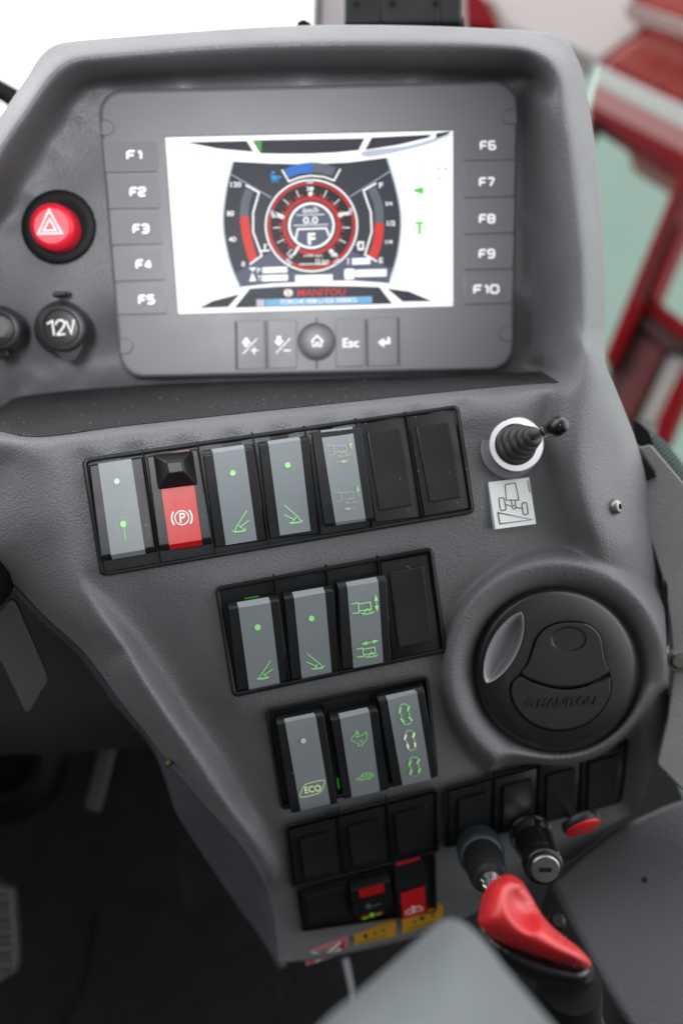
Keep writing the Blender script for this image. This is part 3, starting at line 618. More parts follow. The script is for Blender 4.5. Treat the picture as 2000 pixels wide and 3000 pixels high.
# ------------------------------------------------------------------ switch frames, rockers, blanks
def make_frame(q,surf,label,divs,rim=11,rad=15,hr=.0036,floor=.0006):
    Q=Quad(q); t=thing('switch_frame',surf.at(Q.uv(.5,.5)),label,'switch frame','black frames holding the switches')
    def rr(i): return Q.rr(i,max(rad-i,1.5),6)
    mb=MB(); mb.loft(loops_on(surf,[(rr(0),-.005),(rr(0),hr*.55),(rr(1.6),hr*.85),(rr(4),hr),(rr(rim-3.5),hr),(rr(rim-1.5),hr*.9),(rr(rim-.5),hr*.7),(rr(rim),floor)]),cap1=True); obj('frame',mb,BLK,t,sharp=45)
    for a,b in divs:
        a=np.array(a);b=np.array(b); w=1.3
        mb=MB(); 
        e=(b-a)/np.linalg.norm(b-a)*0; prism(mb,surf,[a+(-w,0)-e,a+(w,0)-e,b+(w,0)+e,b+(-w,0)+e],hr+.00012,floor); obj('divider',mb,BLKM,t)
    return t,Q
class Rocker:
    """rows: (left px, right px, height mm); print lies on the loft through them"""
    def __init__(s,surf,rows):
        s.surf=surf; s.rows=rows; m=np.array([[(l[0]+r[0])/2,(l[1]+r[1])/2] for l,r,h in rows]); s.o=m[0]; ax=m[-1]-m[0]; s.ax=ax/np.linalg.norm(ax)
        s.t=[(k-s.o).dot(s.ax) for k in m]; s.hs=[h*MM for _,_,h in rows]
        l,r=np.array(rows[0][0]),np.array(rows[0][1]); s.ac=(r-l)/np.linalg.norm(r-l); s.m=m
        # row direction is slanted: measure t along the axis using slanted coordinates
        s.B=np.linalg.inv(np.array([s.ax,s.ac]).T)
        s.t=[(s.B@(k-s.o))[0] for k in m]
    def hh(s,p): return float(np.interp((s.B@(np.array(p)-s.o))[0],s.t,s.hs))
    def at(s,p,h=0): return s.surf.at(p,s.hh(p)+h)
    def normal(s,p): return s.surf.normal(p)
def lerp(a,b,t): return (a[0]+(b[0]-a[0])*t,a[1]+(b[1]-a[1])*t)
def make_rocker(label,surf,rows,strip,stripmat,bow=0,parts=(),name='rocker_switch',led=None):
    """rows: outer profile of the rocker top, list of (L,R,h mm); strip: list of (L,R) for the same rows"""
    # densify for a curved face
    R=[];S=[]
    for k in range(len(rows)-1):
        n=8 if (bow and np.hypot(rows[k][0][0]-rows[k+1][0][0],rows[k][0][1]-rows[k+1][0][1])>60) else 1
        for i in range(n):
            t=i/n; b=4*t*(1-t)
            R.append((lerp(rows[k][0],rows[k+1][0],t),lerp(rows[k][1],rows[k+1][1],t),rows[k][2]*(1-t)+rows[k+1][2]*t+bow*b)); S.append((lerp(strip[k][0],strip[k+1][0],t),lerp(strip[k][1],strip[k+1][1],t)))
    R.append(rows[-1]); S.append(strip[-1])
    c=R[len(R)//2]; t=thing('rocker_switch',surf.at(lerp(c[0],c[1],.5)),label,'switch','rocker switches on the console')
    n=surf.nw; rk=Rocker(surf,R)
    L=[surf.at(a,h*MM) for a,b,h in R]; Rt=[surf.at(b,h*MM) for a,b,h in R]
    loop_top=L+Rt[::-1]; base=[p-n*((h-.2)*MM) for p,h in zip(loop_top,[r[2] for r in R]+[r[2] for r in R][::-1])]
    m=len(R); mb=MB(); vs=loop_top+base; N=2*m; fs=[(i,(i+1)%N,N+(i+1)%N,N+i) for i in range(N)]+[(i,i+1,N-2-i,N-1-i) for i in range(m-1)]+[tuple(range(N,2*N))]
    mb.add(vs,fs); obj('rocker',mb,BLK,t,bevel=.0007,sharp=50)
    mb=MB(); a=[rk.at(l,.0004) for l,r in S]; b=[rk.at(r,.0004) for l,r in S]; lo=[[p-n*.0008 for p in a],a,b,[p-n*.0008 for p in b]]
    mb.grid(lo); obj('insert',mb,stripmat,t,sharp=25)
    return t,rk
GL=[]
DK=.0007
# --- top row
f1,Q1=make_frame(ROW1,S1,'long black frame of seven bays, topmost of the switch frames',[(z1((487,357),(627,1245))),(z1((905,292),(1046,1180))),(z1((1328,225),(1462,1105))),(z1b((428,215),(543,940))),(z1b((768,168),(882,895))),(z1b((1092,125),(1208,845)))])
L_=lambda z,*p:[z(x) for x in p]
def rows(z,data): return [(z((a,b)),z((c,d)),h) for a,b,c,d,h in data]
def strip(z,data): return [(z((a,b)),z((c,d))) for a,b,c,d in data]
sw,rk=make_rocker('grey rocker switch with beacon antenna symbol and white dot, leftmost of the top row',S1,rows(z1,[(78,478,492,413,2.2),(170,1180,585,1108,6.5),(182,1212,592,1140,4.0)]),strip(z1,[(152,466,405,428),(249,1166,509,1122),(262,1200,516,1158)]),STRIP)
L=Layer(rk,DK); L.dot(z1((295,601)),22*z1.k); L.done('dot_mark',WHITEDIM,sw)
L=Layer(rk,DK); L.dot(z1((344,928)),25*z1.k); L.line(z1((348,940),(363,1053)),5*z1.k); L.done('symbol',GRN,sw)
L=Layer(rk,DK)
for r in (38,50,62): L.arc(z1((344,932)),r*z1.k,125-360,60,2.6*z1.k)
L.done('wave_mark',CREAM,sw)
sw,rk=make_rocker('red parking brake rocker with white P symbol and black finger lock',S1,rows(z1,[(520,410,916,352,3.2),(612,1100,1022,1035,6.6),(622,1135,1032,1075,4.4)]),strip(z1,[(598,398,850,362),(694,1088,943,1048),(703,1125,950,1090)]),RED)
L=Layer(rk,DK); cc=z1((792,880)); L.ring(cc,53*z1.k,9*z1.k,40); L.arc(cc,78*z1.k,135,215,13*z1.k); L.arc(cc,78*z1.k,-48,35,13*z1.k); L.text('P',z1((797,880)),76*z1.k,-5,wx=.95,bold=.02); L.done('symbol',WHITE,sw)
# finger lock: a ribbed pyramid slider
mb=MB(); base=z1((572,398),(870,366),(908,628),(610,664)); mid=z1((650,440),(812,422),(832,545),(705,540))
lb=[rk.at(p,.0003) for p in base]; l1=[rk.at(p,.0018) for p in base]; l2=[rk.at(p,.0085) for p in z1((668,452),(795,440),(815,530),(690,545))]
mb.loft([lb,l1,l2],cap1=True); lock=obj('finger_lock',mb,BLK,sw,bevel=.0008)
mb=MB()
for k in range(6):
    t=k/6+.08; a=lerp(base[3],z1((690,545)),t); b=lerp(base[2],z1((815,530)),t); h=.0018+(.0085-.0018)*t
    a=lerp(a,b,.08); b=lerp(a,b,.92)
    p0=rk.at(a,h+.0001);p1=rk.at(b,h+.0001); dn=np.array(rk.at((a[0],a[1]-2.2),h+.0006))-p0
    mb.poly([p0,p1,p1+dn,p0+dn]); mb.poly([p0,p1,p1-S1.nw*.0008,p0-S1.nw*.0008])
obj('grip_ribs',mb,BLKM,lock,flat=True)
def support(L,z,pts,w):  # outrigger leg drawings
    for p in pts: L.line(z(*p),w*z.k)
sw,rk=make_rocker('grey rocker with green dot and left outrigger symbol, next to the red brake switch',S1,rows(z1,[(938,366,1330,312,4.6),(950,402,1342,346,6.6),(1046,1112,1444,1052,2.0)]),strip(z1,[(1018,354,1263,321),(1028,384,1271,350),(1128,1090,1366,1052)]),STRIP)
L=Layer(rk,DK); L.dot(z1((1181,538)),22*z1.k); support(L,z1,[((1287,825),(1212,945)),((1305,898),(1242,948)),((1212,940),(1196,988),(1278,978),(1226,940)),((1175,978),(1195,991),(1268,983),(1281,962))],6.5); L.done('symbol',GRN,sw)
sw,rk=make_rocker('grey rocker with green dot and right outrigger symbol, fourth in the top row',S1,rows(z1b,[(120,326,448,283,4.6),(130,346,458,302,6.6),(200,962,530,930,2.0)]),strip(z1b,[(186,318,395,290),(193,342,402,311),(270,938,469,908)]),STRIP)
L=Layer(rk,DK); L.dot(z1b((320,476)),19*z1b.k); support(L,z1b,[((297,738),(382,812)),((297,802),(368,836)),((380,810),(410,848),(345,857),(374,818)),((330,850),(345,860),(405,850),(419,836))],5.5); L.done('symbol',GRN,sw)
def chassis(L,z,o,w,m=1):
    ox,oy=o; q=lambda *p:[(x+ox,y+oy) for x,y in p]
    L.line(z(*q((578,347),(621,347),(629,405),(588,410))),w*z.k); L.line(z(*q((622,352),(702,343),(710,385),(630,392))),w*z.k)
    L.line(z(*q((660,418),(685,382),(712,412))),w*z.k); L.line(z(*q((643,410),(658,420),(715,413),(732,402))),w*z.k)
def arrow(L,z,a,b,w,hd=18,hw=10,both=False):
    a=np.array(a,float);b=np.array(b,float); e=(b-a)/np.linalg.norm(b-a); n=np.array([-e[1],e[0]]); s0=a+e*hd if both else a
    L.line(z(tuple(s0),tuple(b-e*hd)),w*z.k); L.fill(z(tuple(b),tuple(b-e*hd+n*hw),tuple(b-e*hd-n*hw)))
    if both: L.fill(z(tuple(a),tuple(a+e*hd+n*hw),tuple(a+e*hd-n*hw)))
sw,rk=make_rocker('grey rocker with faint machine outlines and single arrows, fifth in the top row',S1,rows(z1b,[(462,262,795,222,4.4),(482,272,806,236,5.6),(560,868,884,822,5.4),(566,882,890,836,4)]),strip(z1b,[(533,249,742,225),(537,256,744,232),(633,852,830,826),(637,872,832,842)]),STRIP,bow=1.4)
L=Layer(rk,.0008); chassis(L,z1b,(0,0),3.2); chassis(L,z1b,(47,307),3.2); L.done('outline_mark',CREAM,sw)
L=Layer(rk,.0009); arrow(L,z1b,(726,298),(736,376),4,44,12); arrow(L,z1b,(638,456),(718,450),4,42,12); arrow(L,z1b,(784,684),(775,603),4,46,12); arrow(L,z1b,(762,758),(684,766),4,42,12); L.done('arrow_mark',GRND,sw)
def make_blank(surf,cell,panel,label,h=.0028,hp=.0008,group='blank switch covers'):
    Q=Quad(cell); t=thing('blank_cover',surf.at(Q.uv(.5,.5)),label,'switch cover',group)
    mb=MB(); mb.loft(loops_on(surf,[(Q.rr(0,2,3),.0003),(Q.rr(0,2,3),h-.0003),(Q.rr(1.2,2,3),h)]),cap1=True); obj('plate',mb,BLK,t,sharp=40)
    q=Quad(panel); mb=MB(); mb.loft(loops_on(surf,[(q.rr(0,3,4),h-.0005),(q.rr(0,3,4),h+hp*.7),(q.rr(1.6,3,4),h+hp),(q.rr(4.5,3,4),h+hp*.9)]),cap1=True); obj('raised_panel',mb,BLK,t,sharp=60)
    return t
make_blank(S1,z1b((790,205),(1088,160),(1198,815),(895,852)),z1b((840,262),(1060,232),(1142,740),(920,776)),'blank black switch cover between the arrow rocker and the last bay of the top row')
make_blank(S1,z1b((1106,155),(1408,117),(1510,758),(1215,812)),z1b((1160,222),(1375,190),(1458,690),(1250,722)),'blank black switch cover at the right end of the top row')
# --- second row
f2,Q2=make_frame(ROW2,S2,'black frame of four bays in the middle, between two other switch frames',[(z2((410,236),(518,962))),(z2((752,172),(856,892))),(z2((1090,112),(1186,822)))])
sw,rk=make_rocker('grey rocker with left outrigger symbol, first of the middle row with green glow above',S2,rows(z2,[(100,424,436,368,4.4),(110,458,446,402,7.0),(165,1002,512,946,2.0)]),strip(z2,[(166,413,374,378),(175,450,386,417),(247,990,448,950)]),STRIP)
L=Layer(rk,DK); L.dot(z2((302,578)),20*z2.k); support(L,z2,[((388,796),(326,886)),((401,850),(348,890)),((325,885),(308,914),(366,906),(338,884)),((290,912),(310,920),(364,912),(378,900))],5); L.done('symbol',GRN,sw)
sw,rk=make_rocker('grey rocker with right outrigger symbol, second of the middle row with green glow above',S2,rows(z2,[(462,356,790,303,4.4),(475,392,802,336,7.0),(520,926,852,880,2.0)]),strip(z2,[(527,347,731,313),(540,386,743,350),(592,917,788,880)]),STRIP)
L=Layer(rk,DK); L.dot(z2((655,520)),19*z2.k); support(L,z2,[((627,752),(708,816)),((623,806),(694,836)),((708,812),(727,842),(674,848),(694,818)),((652,844),(665,853),(726,845),(741,828))],5.5); L.done('symbol',GRN,sw)
sw,rk=make_rocker('grey rocker with two bright machine outlines and double arrows, third of the middle row',S2,rows(z2,[(815,286,1138,232,4.6),(830,320,1148,268,6.6),(857,856,1178,806,3.4)]),strip(z2,[(878,281,1077,246),(889,312,1092,278),(930,845,1125,808)]),STRIP,bow=1.6)
L=Layer(rk,.0009)
L.line(z2((917,425),(960,416),(966,482),(922,487)),6.5*z2.k); L.line(z2((964,425),(1040,412),(1047,458),(968,470)),6.5*z2.k); L.line(z2((994,490),(1020,455),(1048,483)),6.5*z2.k); L.line(z2((980,482),(995,493),(1050,485),(1065,470)),6.5*z2.k)
L.line(z2((950,722),(990,713),(996,770),(952,772)),6.5*z2.k); L.line(z2((992,722),(1070,708),(1073,748),(998,758)),6.5*z2.k); L.line(z2((1024,773),(1046,740),(1070,766)),6.5*z2.k); L.line(z2((1004,765),(1018,775),(1075,768),(1088,755)),6.5*z2.k)
arrow(L,z2,(1074,362),(1086,478),6,42,14,True); arrow(L,z2,(978,689),(1097,664),6,42,13,True); L.done('symbol',GRN,sw)
make_blank(S2,z2((1105,152),(1412,98),(1500,745),(1192,800)),z2((1160,218),(1388,175),(1446,670),(1225,714)),'blank black switch cover at the right end of the middle row')
for a,b in ((z2((125,412)),z2((375,372))),(z2((480,348)),z2((640,318))),(z2((845,272)),z2((1030,245)))):
    pass
def led(surf,pts,frame):
    mb=MB(); prism(mb,surf,pts,.0016,.0006); obj('led_window',mb,GRNG,frame)
led(S2,z2((215,390),(310,374),(312,384),(217,400)),f2); led(S2,z2((540,334),(630,318),(631,327),(541,343)),f2); led(S2,z2((895,263),(950,254),(951,262),(896,271)),f2)
# --- third row
f3,Q3=make_frame(ROW3,S3,'black frame of three bays, lowest of the lit switch frames',[(z3((545,325),(650,1000))),(z3((925,240),(1040,905)))],rim=10)
sw,rk=make_rocker('grey rocker marked ECO with a white dot',S3,rows(z3,[(175,420,538,350,5.2),(185,455,548,382,7.0),(292,1118,650,1046,6.2),(303,1132,655,1056,5)]),strip(z3,[(240,407,465,361),(247,436,482,386),(366,1100,592,1048),(370,1114,595,1060)]),STRIP,bow=.6)
L=Layer(rk,.0008); L.dot(z3((388,576)),21*z3.k); L.done('dot_mark',WHITEDIM,sw)
L=Layer(rk,.0008); L.line(smoothc(z3((370,1007),(374,962),(395,918),(440,898),(544,878),(541,925),(520,965),(475,986)),40,True),4.5*z3.k,True); L.text('ECO',z3((460,945)),50*z3.k,-9,width=126*z3.k,bold=.012); L.done('symbol',mat('lit pale print',(.6,.68,.42),.5,emit=srgb(190,225,130),es=.4),sw)
sw,rk=make_rocker('grey rocker with green rabbit and tortoise symbols',S3,rows(z3,[(582,385,950,308,4.8),(598,422,962,345,7.2),(695,1026,1045,950,3.0)]),strip(z3,[(655,366,876,318),(668,406,893,355),(760,1010,973,962)]),STRIP,bow=.6)
L=Layer(rk,.0008); L.line(smoothc(z3((750,572),(762,548),(783,530),(790,503),(800,499),(796,524),(812,510),(806,532),(786,545),(812,542),(838,527),(856,522),(862,507),(873,512),(872,545),(868,570),(846,594),(835,600),(842,612),(820,615),(804,610),(812,598),(788,590),(768,578)),70,True),5*z3.k,True); L.line(z3((812,580),(838,572),(832,592)),4*z3.k)
L.line(smoothc(z3((818,862),(838,836),(870,821),(902,825),(926,836),(904,856),(876,866),(838,872)),34,True),5*z3.k,True)
for p in (((840,838),(850,868)),((868,822),(876,865)),((896,826),(898,858)),((828,850),(915,838)),((786,868),(796,864),(818,864)),((786,868),(798,872),(820,872)),((824,874),(830,884),(840,872)),((884,864),(890,870),(900,856))): L.line(z3(*p),4*z3.k)
L.done('symbol',mat('green line print',(.3,.62,.24),.5,emit=srgb(110,200,90),es=.3),sw)
sw,rk=make_rocker('grey rocker with three green steered-wheel diagrams',S3,rows(z3,[(945,243,1305,158,5.0),(965,278,1315,198,7.0),(1076,934,1420,852,4.0)]),strip(z3,[(1015,230,1234,183),(1030,266,1256,206),(1147,920,1363,870)]),STRIP,bow=2.0)
L=Layer(rk,.0009); LW=Layer(rk,.00095)
k=z3.k
def wheels(bars,Lx,arcs,dash):
    for b in bars: Lx.line(z3(*b),15*k)
    for a in arcs: L.line(smoothc(z3(*a),12),5*k)
    for d in dash: L.line(z3(*d),5*k)
wheels([((1131,322),(1121,366)),((1195,309),(1185,351)),((1131,403),(1159,437)),((1193,391),(1221,424))],L,[((1124,316),(1148,292),(1186,304)),((1150,446),(1180,451),(1215,436))],[((1133,370),(1141,396)),((1196,356),(1203,384))])
wheels([((1173,528),(1161,569)),((1237,514),(1225,553)),((1183,598),(1190,636)),((1240,588),(1244,624))],LW,[((1166,522),(1190,494),(1230,508)),((1188,642),(1210,649),(1248,636))],[((1173,572),(1180,595)),((1234,556),(1240,583))])
wheels([((1209,728),(1194,769)),((1273,713),(1257,753)),((1216,798),(1202,837)),((1281,785),(1267,822))],L,[((1200,722),(1222,698),(1262,708))],[((1205,772),(1211,796)),((1267,756),(1274,780))])
L.done('symbol',GRN,sw); LW.done('symbol',mat('white lit print',(.7,.78,.66),.5,emit=srgb(210,235,195),es=.3),sw)
L=Layer(rk,.001); L.line(smoothc(z3((1212,842),(1240,850),(1278,834)),12),4*k); L.done('faint_mark',CREAM,sw)
led(S3,z3((646,870),(654,868),(664,940),(656,942)),f3)
# --- blank rows
f4,Q4=make_frame(ROW4,S4,'black frame of three blank bays under the ECO row',[(zL((655,175),(700,600))),(zL((972,95),(1010,522)))],rim=8,rad=14)
cells=[(.03,.335),(.34,.655),(.66,.97)]
ord4=['left','middle','right']
for (a,b),w,pan in zip(cells,ord4,(zL((395,352),(612,300),(650,560),(430,620)),zL((712,272),(928,218),(965,480),(745,540)),zL((1018,192),(1228,138),(1240,410),(1045,462)))):
    make_blank(S4,hp=.0016,cell=[Q4.uv(a,.075),Q4.uv(b,.075),Q4.uv(b,.96),Q4.uv(a,.96)],panel=pan,label=w+' blank black cover in the frame under the ECO row')
f4r,Q4r=make_frame(ROW4R,S4R,'black frame of four blank bays below the round vent',[(zG((495,236),(482,585))),(zG((748,165),(745,515))),(zG((990,95),(985,455)))],rim=8,rad=13)
for (a,b),w,pan in zip([(.025,.265),(.27,.51),(.515,.745),(.75,.98)],('first','second','third','fourth'),(zG((280,378),(455,332),(440,600),(275,640)),zG((538,302),(708,258),(692,530),(530,570)),zG((788,238),(955,193),(940,465),(780,500)),zG((1028,168),(1195,122),(1180,400),(1018,440)))):
    make_blank(S4R,hp=.0016,cell=[Q4r.uv(a,.075),Q4r.uv(b,.075),Q4r.uv(b,.96),Q4r.uv(a,.96)],panel=pan,label=w+' blank black cover from the left in the frame below the vent')
# --- lowest pair of red switches
Q5=[zL((375,695)),zL((1290,455)),zL((1300,840)),zL((415,965))]
f5,QQ5=make_frame(Q5,S5,'black frame with two red rockers, lowest on the console',[(zL((725,600),(735,865))),(zL((985,535),(1040,790)))],rim=5,rad=8,hr=.0026)
make_blank(S5,zL((400,705),(712,622),(722,860),(428,945)),zL((430,730),(690,662),(700,830),(455,905)),'blank black cover left of the two red rockers',h=.002)
sw,rk=make_rocker('black rocker with red upper face, left of the two red rockers',S5,rows(zL,[(733,700,990,628,7.0),(735,748,1000,680,6.0),(762,885,1015,815,1.5)]),strip(zL,[(780,687,945,640),(792,745,958,703),(812,885,968,845)]),BLK)
L=Layer(rk,.0008); L.fill(zL((782,689),(944,643),(957,702),(794,742))); L.done('red_face',RED,sw)
L=Layer(rk,.0008); L.fill(zL((790,862),(945,820),(950,842),(795,885))); L.done('red_base',mat('dark red plastic',(.25,.02,.015),.5),sw)
L=Layer(rk,.0008); L.text('o',zL((850,795)),30*zL.k,0); L.line(zL((880,795),(930,780)),4*zL.k); L.done('symbol',mat('grey print',(.3,.3,.32),.5),sw)
L=Layer(rk,.0009); L.dot(zL((872,853)),13*zL.k); L.line(zL((810,878),(850,866)),8*zL.k); L.line(zL((895,850),(930,842)),8*zL.k); L.done('lamp_mark',mat('green lamp print',(.1,.5,.02),.5,emit=srgb(70,190,10),es=.5),sw)
sw,rk=make_rocker('black rocker with red lower face and white symbol, right of the two red rockers',S5,rows(zL,[(1010,500,1200,450,1.5),(1018,620,1230,560,3.5),(1050,885,1240,835,6.0)]),strip(zL,[(1028,512,1186,470),(1034,535,1190,488),(1075,880,1226,838)]),BLK)
L=Layer(rk,.0008); L.fill(zL((1028,514),(1187,470),(1190,487),(1032,532))); L.fill(zL((1060,710),(1216,660),(1226,838),(1075,882))); L.done('red_face',RED,sw)
L=Layer(rk,.0008); L.text('P',zL((1148,815)),44*zL.k,-12,bold=.02); L.arc(zL((1115,842)),22*zL.k,180,300,6*zL.k); L.arc(zL((1182,818)),22*zL.k,220,350,6*zL.k); L.line(zL((1092,852),(1205,816)),5*zL.k); L.done('symbol',WHITE,sw)
def decal(surf,pts,m,label,h=.0004,name='warning_label'):
    mb=MB(); prism(mb,surf,pts,h,-.004); return tag(obj(name,mb,m,None,flat=True),label,'label')
SL=Plane(zL((700,1000)),relief([zL((700,1000))])[0]-.0005,(.2,-.5,-.84))
d=decal(SL,zL((430,1100),(715,1008),(712,1100),(440,1186)),mat('pink label',(.5,.18,.2),.5),'small red and white warning label, leftmost under the red rockers',.0012)
L=Layer(SL,.0014); L.fill(zL((452,1112),(478,1104),(500,1150),(470,1168))); L.fill(zL((665,1035),(692,1026),(690,1095),(665,1088))); L.fill(zL((500,1160),(560,1120),(650,1090),(640,1108))); L.done('red_shapes',RED,d)
L=Layer(SL,.0016); L.line(zL((480,1098),(560,1118),(668,1030)),13*zL.k); L.line(zL((505,1160),(570,1112),(670,1078)),13*zL.k); L.done('white_shape',WHITE,d)
for pts,lab,marks in ((zL((755,1002),(1027,905),(1028,1005),(762,1086)),'yellow label with dark marks under the left red rocker',((830,992),(890,975),(950,955))),(zL((1070,880),(1338,806),(1335,890),(1072,980)),'yellow label with dark marks under the right red rocker',((1150,900),(1200,875),(1270,855)))):
    d=decal(SL,pts,YEL,lab,.0012)
    L=Layer(SL,.0014)
    for i,m in enumerate(marks): L.dot(zL(m),(15 if i==(0 if marks[0][0]<900 else 1) else 9)*zL.k)
    L.line(zL((marks[0][0]-40,marks[0][1]+45),(marks[0][0]+140,marks[0][1]-6)),4*zL.k); L.done('dark_marks',INK,d)
# ------------------------------------------------------------------ toggle lever and sticker
tl=thing('toggle_lever',RS.at(zT((460,345))),'small black toggle lever with ribbed rubber boot in a bright metal ring','lever')
pt=zT((460,342)); nT=RS.normal(zT((440,420))); 
TP=Plane(zT((470,342)),relief([zT((470,342))])[0],(.18,.03,-.98))
def trg(c,r,h,ry=None,n=48): return [TP.at((zT(c)[0]+r*zT.k*math.cos(a),zT(c)[1]+(ry or r)*zT.k*math.sin(a)),h) for a in np.linspace(0,2*math.pi,n,endpoint=False)]
mb=MB(); mb.loft([trg((436,368),198,0.0002),trg((436,368),196,.0012),trg((440,366),186,.0016)],cap1=True); obj('base_disc',mb,GREYS,tl,sharp=50)
mb=MB(); mb.loft([trg((475,340),180,-.001),trg((475,340),180,.0045),trg((475,340),174,.0056),trg((470,341),138,.0058),trg((468,341),132,.0045)]); obj('metal_ring',mb,mat('bright ring metal',(.9,.9,.91),.30,.35),tl,sharp=40)
a0=TP.at(zT((455,343)),.0035); a1=P(*zT((598,284)),TP.dep(zT((598,284)))-.022); a2=P(*zT((668,252)),TP.dep(zT((668,252)))-.042); a3=P(*zT((768,213)),TP.dep(zT((768,213)))-.056)
dT=TP.dep(zT((455,343)))
prof=[]
for i in range(5):
    t=i/5; r=(130-84*t)*zT.k; prof+=[(t+.005,pxr(r*.72,dT)),(t+.04,pxr(r*.98,dT)),(t+.085,pxr(r*1.06,dT)),(t+.13,pxr(r*1.0,dT)),(t+.17,pxr(r*.84,dT)),(t+.19,pxr(r*.70,dT))]
prof.append((1,pxr(34*zT.k,dT)))
mb=MB(); lathe(mb,a0,a1,prof,44); obj('rubber_boot',mb,RUB,tl,sharp=60)
mb=MB(); lathe(mb,a1-(a1-a0)*.12,a2,[(0,pxr(26*zT.k,.35)),(.5,pxr(25*zT.k,.35)),(1,pxr(25*zT.k,.35))],24); obj('rod',mb,mat('dark worn steel',(.14,.12,.11),.4,.9),tl)
mb=MB(); rk_=pxr(54*zT.k,.33); lathe(mb,a2-(a3-a2)*.06,a3,[(0,rk_*.70),(.03,rk_*.8),(.35,rk_*.92),(.62,rk_*1.12),(.8,rk_*1.18),(.95,rk_*1.05),(1.07,rk_*.8),(1.14,rk_*.45),(1.16,rk_*.1)],36); obj('knob',mb,BLKG,tl,sharp=60)
mb=MB(); lathe(mb,a2-(a3-a2)*.07,a2-(a3-a2)*.02,[(0,rk_*.78),(1,rk_*.8)],30); obj('collar',mb,CHROME,tl)
stq=zT((290,588),(557,557),(603,862),(338,897)); TP2=Plane(stq[0],relief([stq[0]])[0]-.0008,(.18,.03,-.98))
mb=MB(); prism(mb,TP2,stq,.0002,-.003); st=tag(obj('pictogram_sticker',mb,STK,None,flat=True),'square silvery sticker with steered axle drawing below the toggle lever','sticker')
L=Layer(TP2,.0003); L.line(zT((400,605),(466,593),(478,640),(490,706),(408,706)),6*zT.k,True); L.line(Quad(zT((358,692),(392,690),(408,770),(370,776))).rr(0,4),7*zT.k,True); L.line(Quad(zT((508,726),(540,720),(552,798),(520,803))).rr(0,4),7*zT.k,True)
L.line(zT((402,735),(450,748)),6*zT.k); L.line(zT((470,752),(512,762)),6*zT.k); L.ring(zT((459,753)),12*zT.k,6*zT.k,18); L.line(zT((440,708),(446,738)),6*zT.k); L.line(zT((466,706),(468,738)),6*zT.k); L.line(zT((354,788),(578,834),(366,862)),7*zT.k,True)
L.text('53000690',zT((556,615)),13*zT.k,80,width=80*zT.k); L.done('drawing',INK,st)
# ------------------------------------------------------------------ round vent
vent=thing('air_vent',PV.at((1280,1538)),'round black swivel air vent with closed flap in grey pod','air vent')
vc=zV((742,810)); VR=190.
def lens(p):  # scooped finger grip
    c=np.array(zV((392,670))); a=np.array(zV((515,440)))-np.array(zV((290,895))); Ls=np.linalg.norm(a)/2; a=a/np.linalg.norm(a); b=np.array([-a[1],a[0]])
    q=np.array(p)-c; s=q.dot(a)/Ls; t=q.dot(b)/(96*zV.k)
    wdt=max(0,1-s*s)
    e=1-(t*t)/(wdt**1.2+1e-6) if wdt>0 else -1
    return max(0,min(1,e))**1.15 if e>0 else 0
prof=[(1.0,-.004),(1.0,.001),(.985,.003),(.955,.0048),(.92,.006)]+[(r,.006+.0022*(1-((r-.62)/.3)**2) if r>.62 else .0082) for r in np.linspace(.9,.04,110)]
mb=MB(); NN=400; Lp=[]
for r,h in prof:
    row=[]
    for a in np.linspace(0,2*math.pi,NN,endpoint=False):
        p=(vc[0]+VR*r*math.cos(a),vc[1]+VR*r*math.sin(a)); row.append(PV.at(p,h-(.0085*lens(p) if r<.99 else 0)))
    Lp.append(row)
mb.loft(Lp,cap1=True); VB=mat('vent black',(.014,.0145,.0155),.30,bump=('noise',2600,.0001,.25),var=.12); obj('swivel_ring',mb,VB,vent,sharp=70)
def flap(outline,name,hole=None,n=96):
    o=smoothc(outline,n,True); cxy=np.array(hole[0]) if hole else o.mean(0); h=.0090
    order=np.argsort(np.arctan2(*(o-cxy).T[::-1])); o=o[order]; ang=np.arctan2(o[:,1]-cxy[1],o[:,0]-cxy[0])
    ins=[cxy+(p-cxy)*(1-2.2/np.linalg.norm(p-cxy)) for p in o]
    ins2=[cxy+(p-cxy)*(1-4.5/np.linalg.norm(p-cxy)) for p in o]; ins3=[cxy+(p-cxy)*(1-7/np.linalg.norm(p-cxy)) for p in o]
    Lp=[([tuple(p) for p in o],.0075),([tuple(p) for p in o],h-.0005),([tuple(p) for p in ins],h),([tuple(p) for p in ins2],h+.00005),([tuple(p) for p in ins3],h+.00005)]
    if hole:
        rx,ry=hole[1:]
        for sc_,dh in ((1.16,.00005),(1.06,0),(1.0,-.0006),(.9,-.0024),(.7,-.0038),(.4,-.0045),(.1,-.0047)): Lp.append(([(cxy[0]+rx*sc_*math.cos(a),cxy[1]+ry*sc_*math.sin(a)) for a in ang],h+dh))
    mb=MB(); mb.loft(loops_on(PV,Lp),cap1=True); return obj(name,mb,VB,vent,sharp=50)
flap(zV((578,690),(605,610),(660,545),(740,508),(835,497),(930,508),(1000,555),(1035,620),(1045,690),(1062,770),(1078,828),(1000,880),(900,915),(790,926),(680,912),(580,880),(505,838),(545,780)),'flap',(zV((820,612)),108*zV.k,76*zV.k))
SEAM=[]
lw=flap(zV((495,856),(580,896),(680,928),(790,942),(900,930),(1000,896),(1080,845),(1094,900),(1090,970),(1040,1070),(960,1150),(860,1195),(740,1212),(620,1185),(530,1130),(465,1050),(437,960),(450,895)),'lower_flap')
L=Layer(PV,.0087)
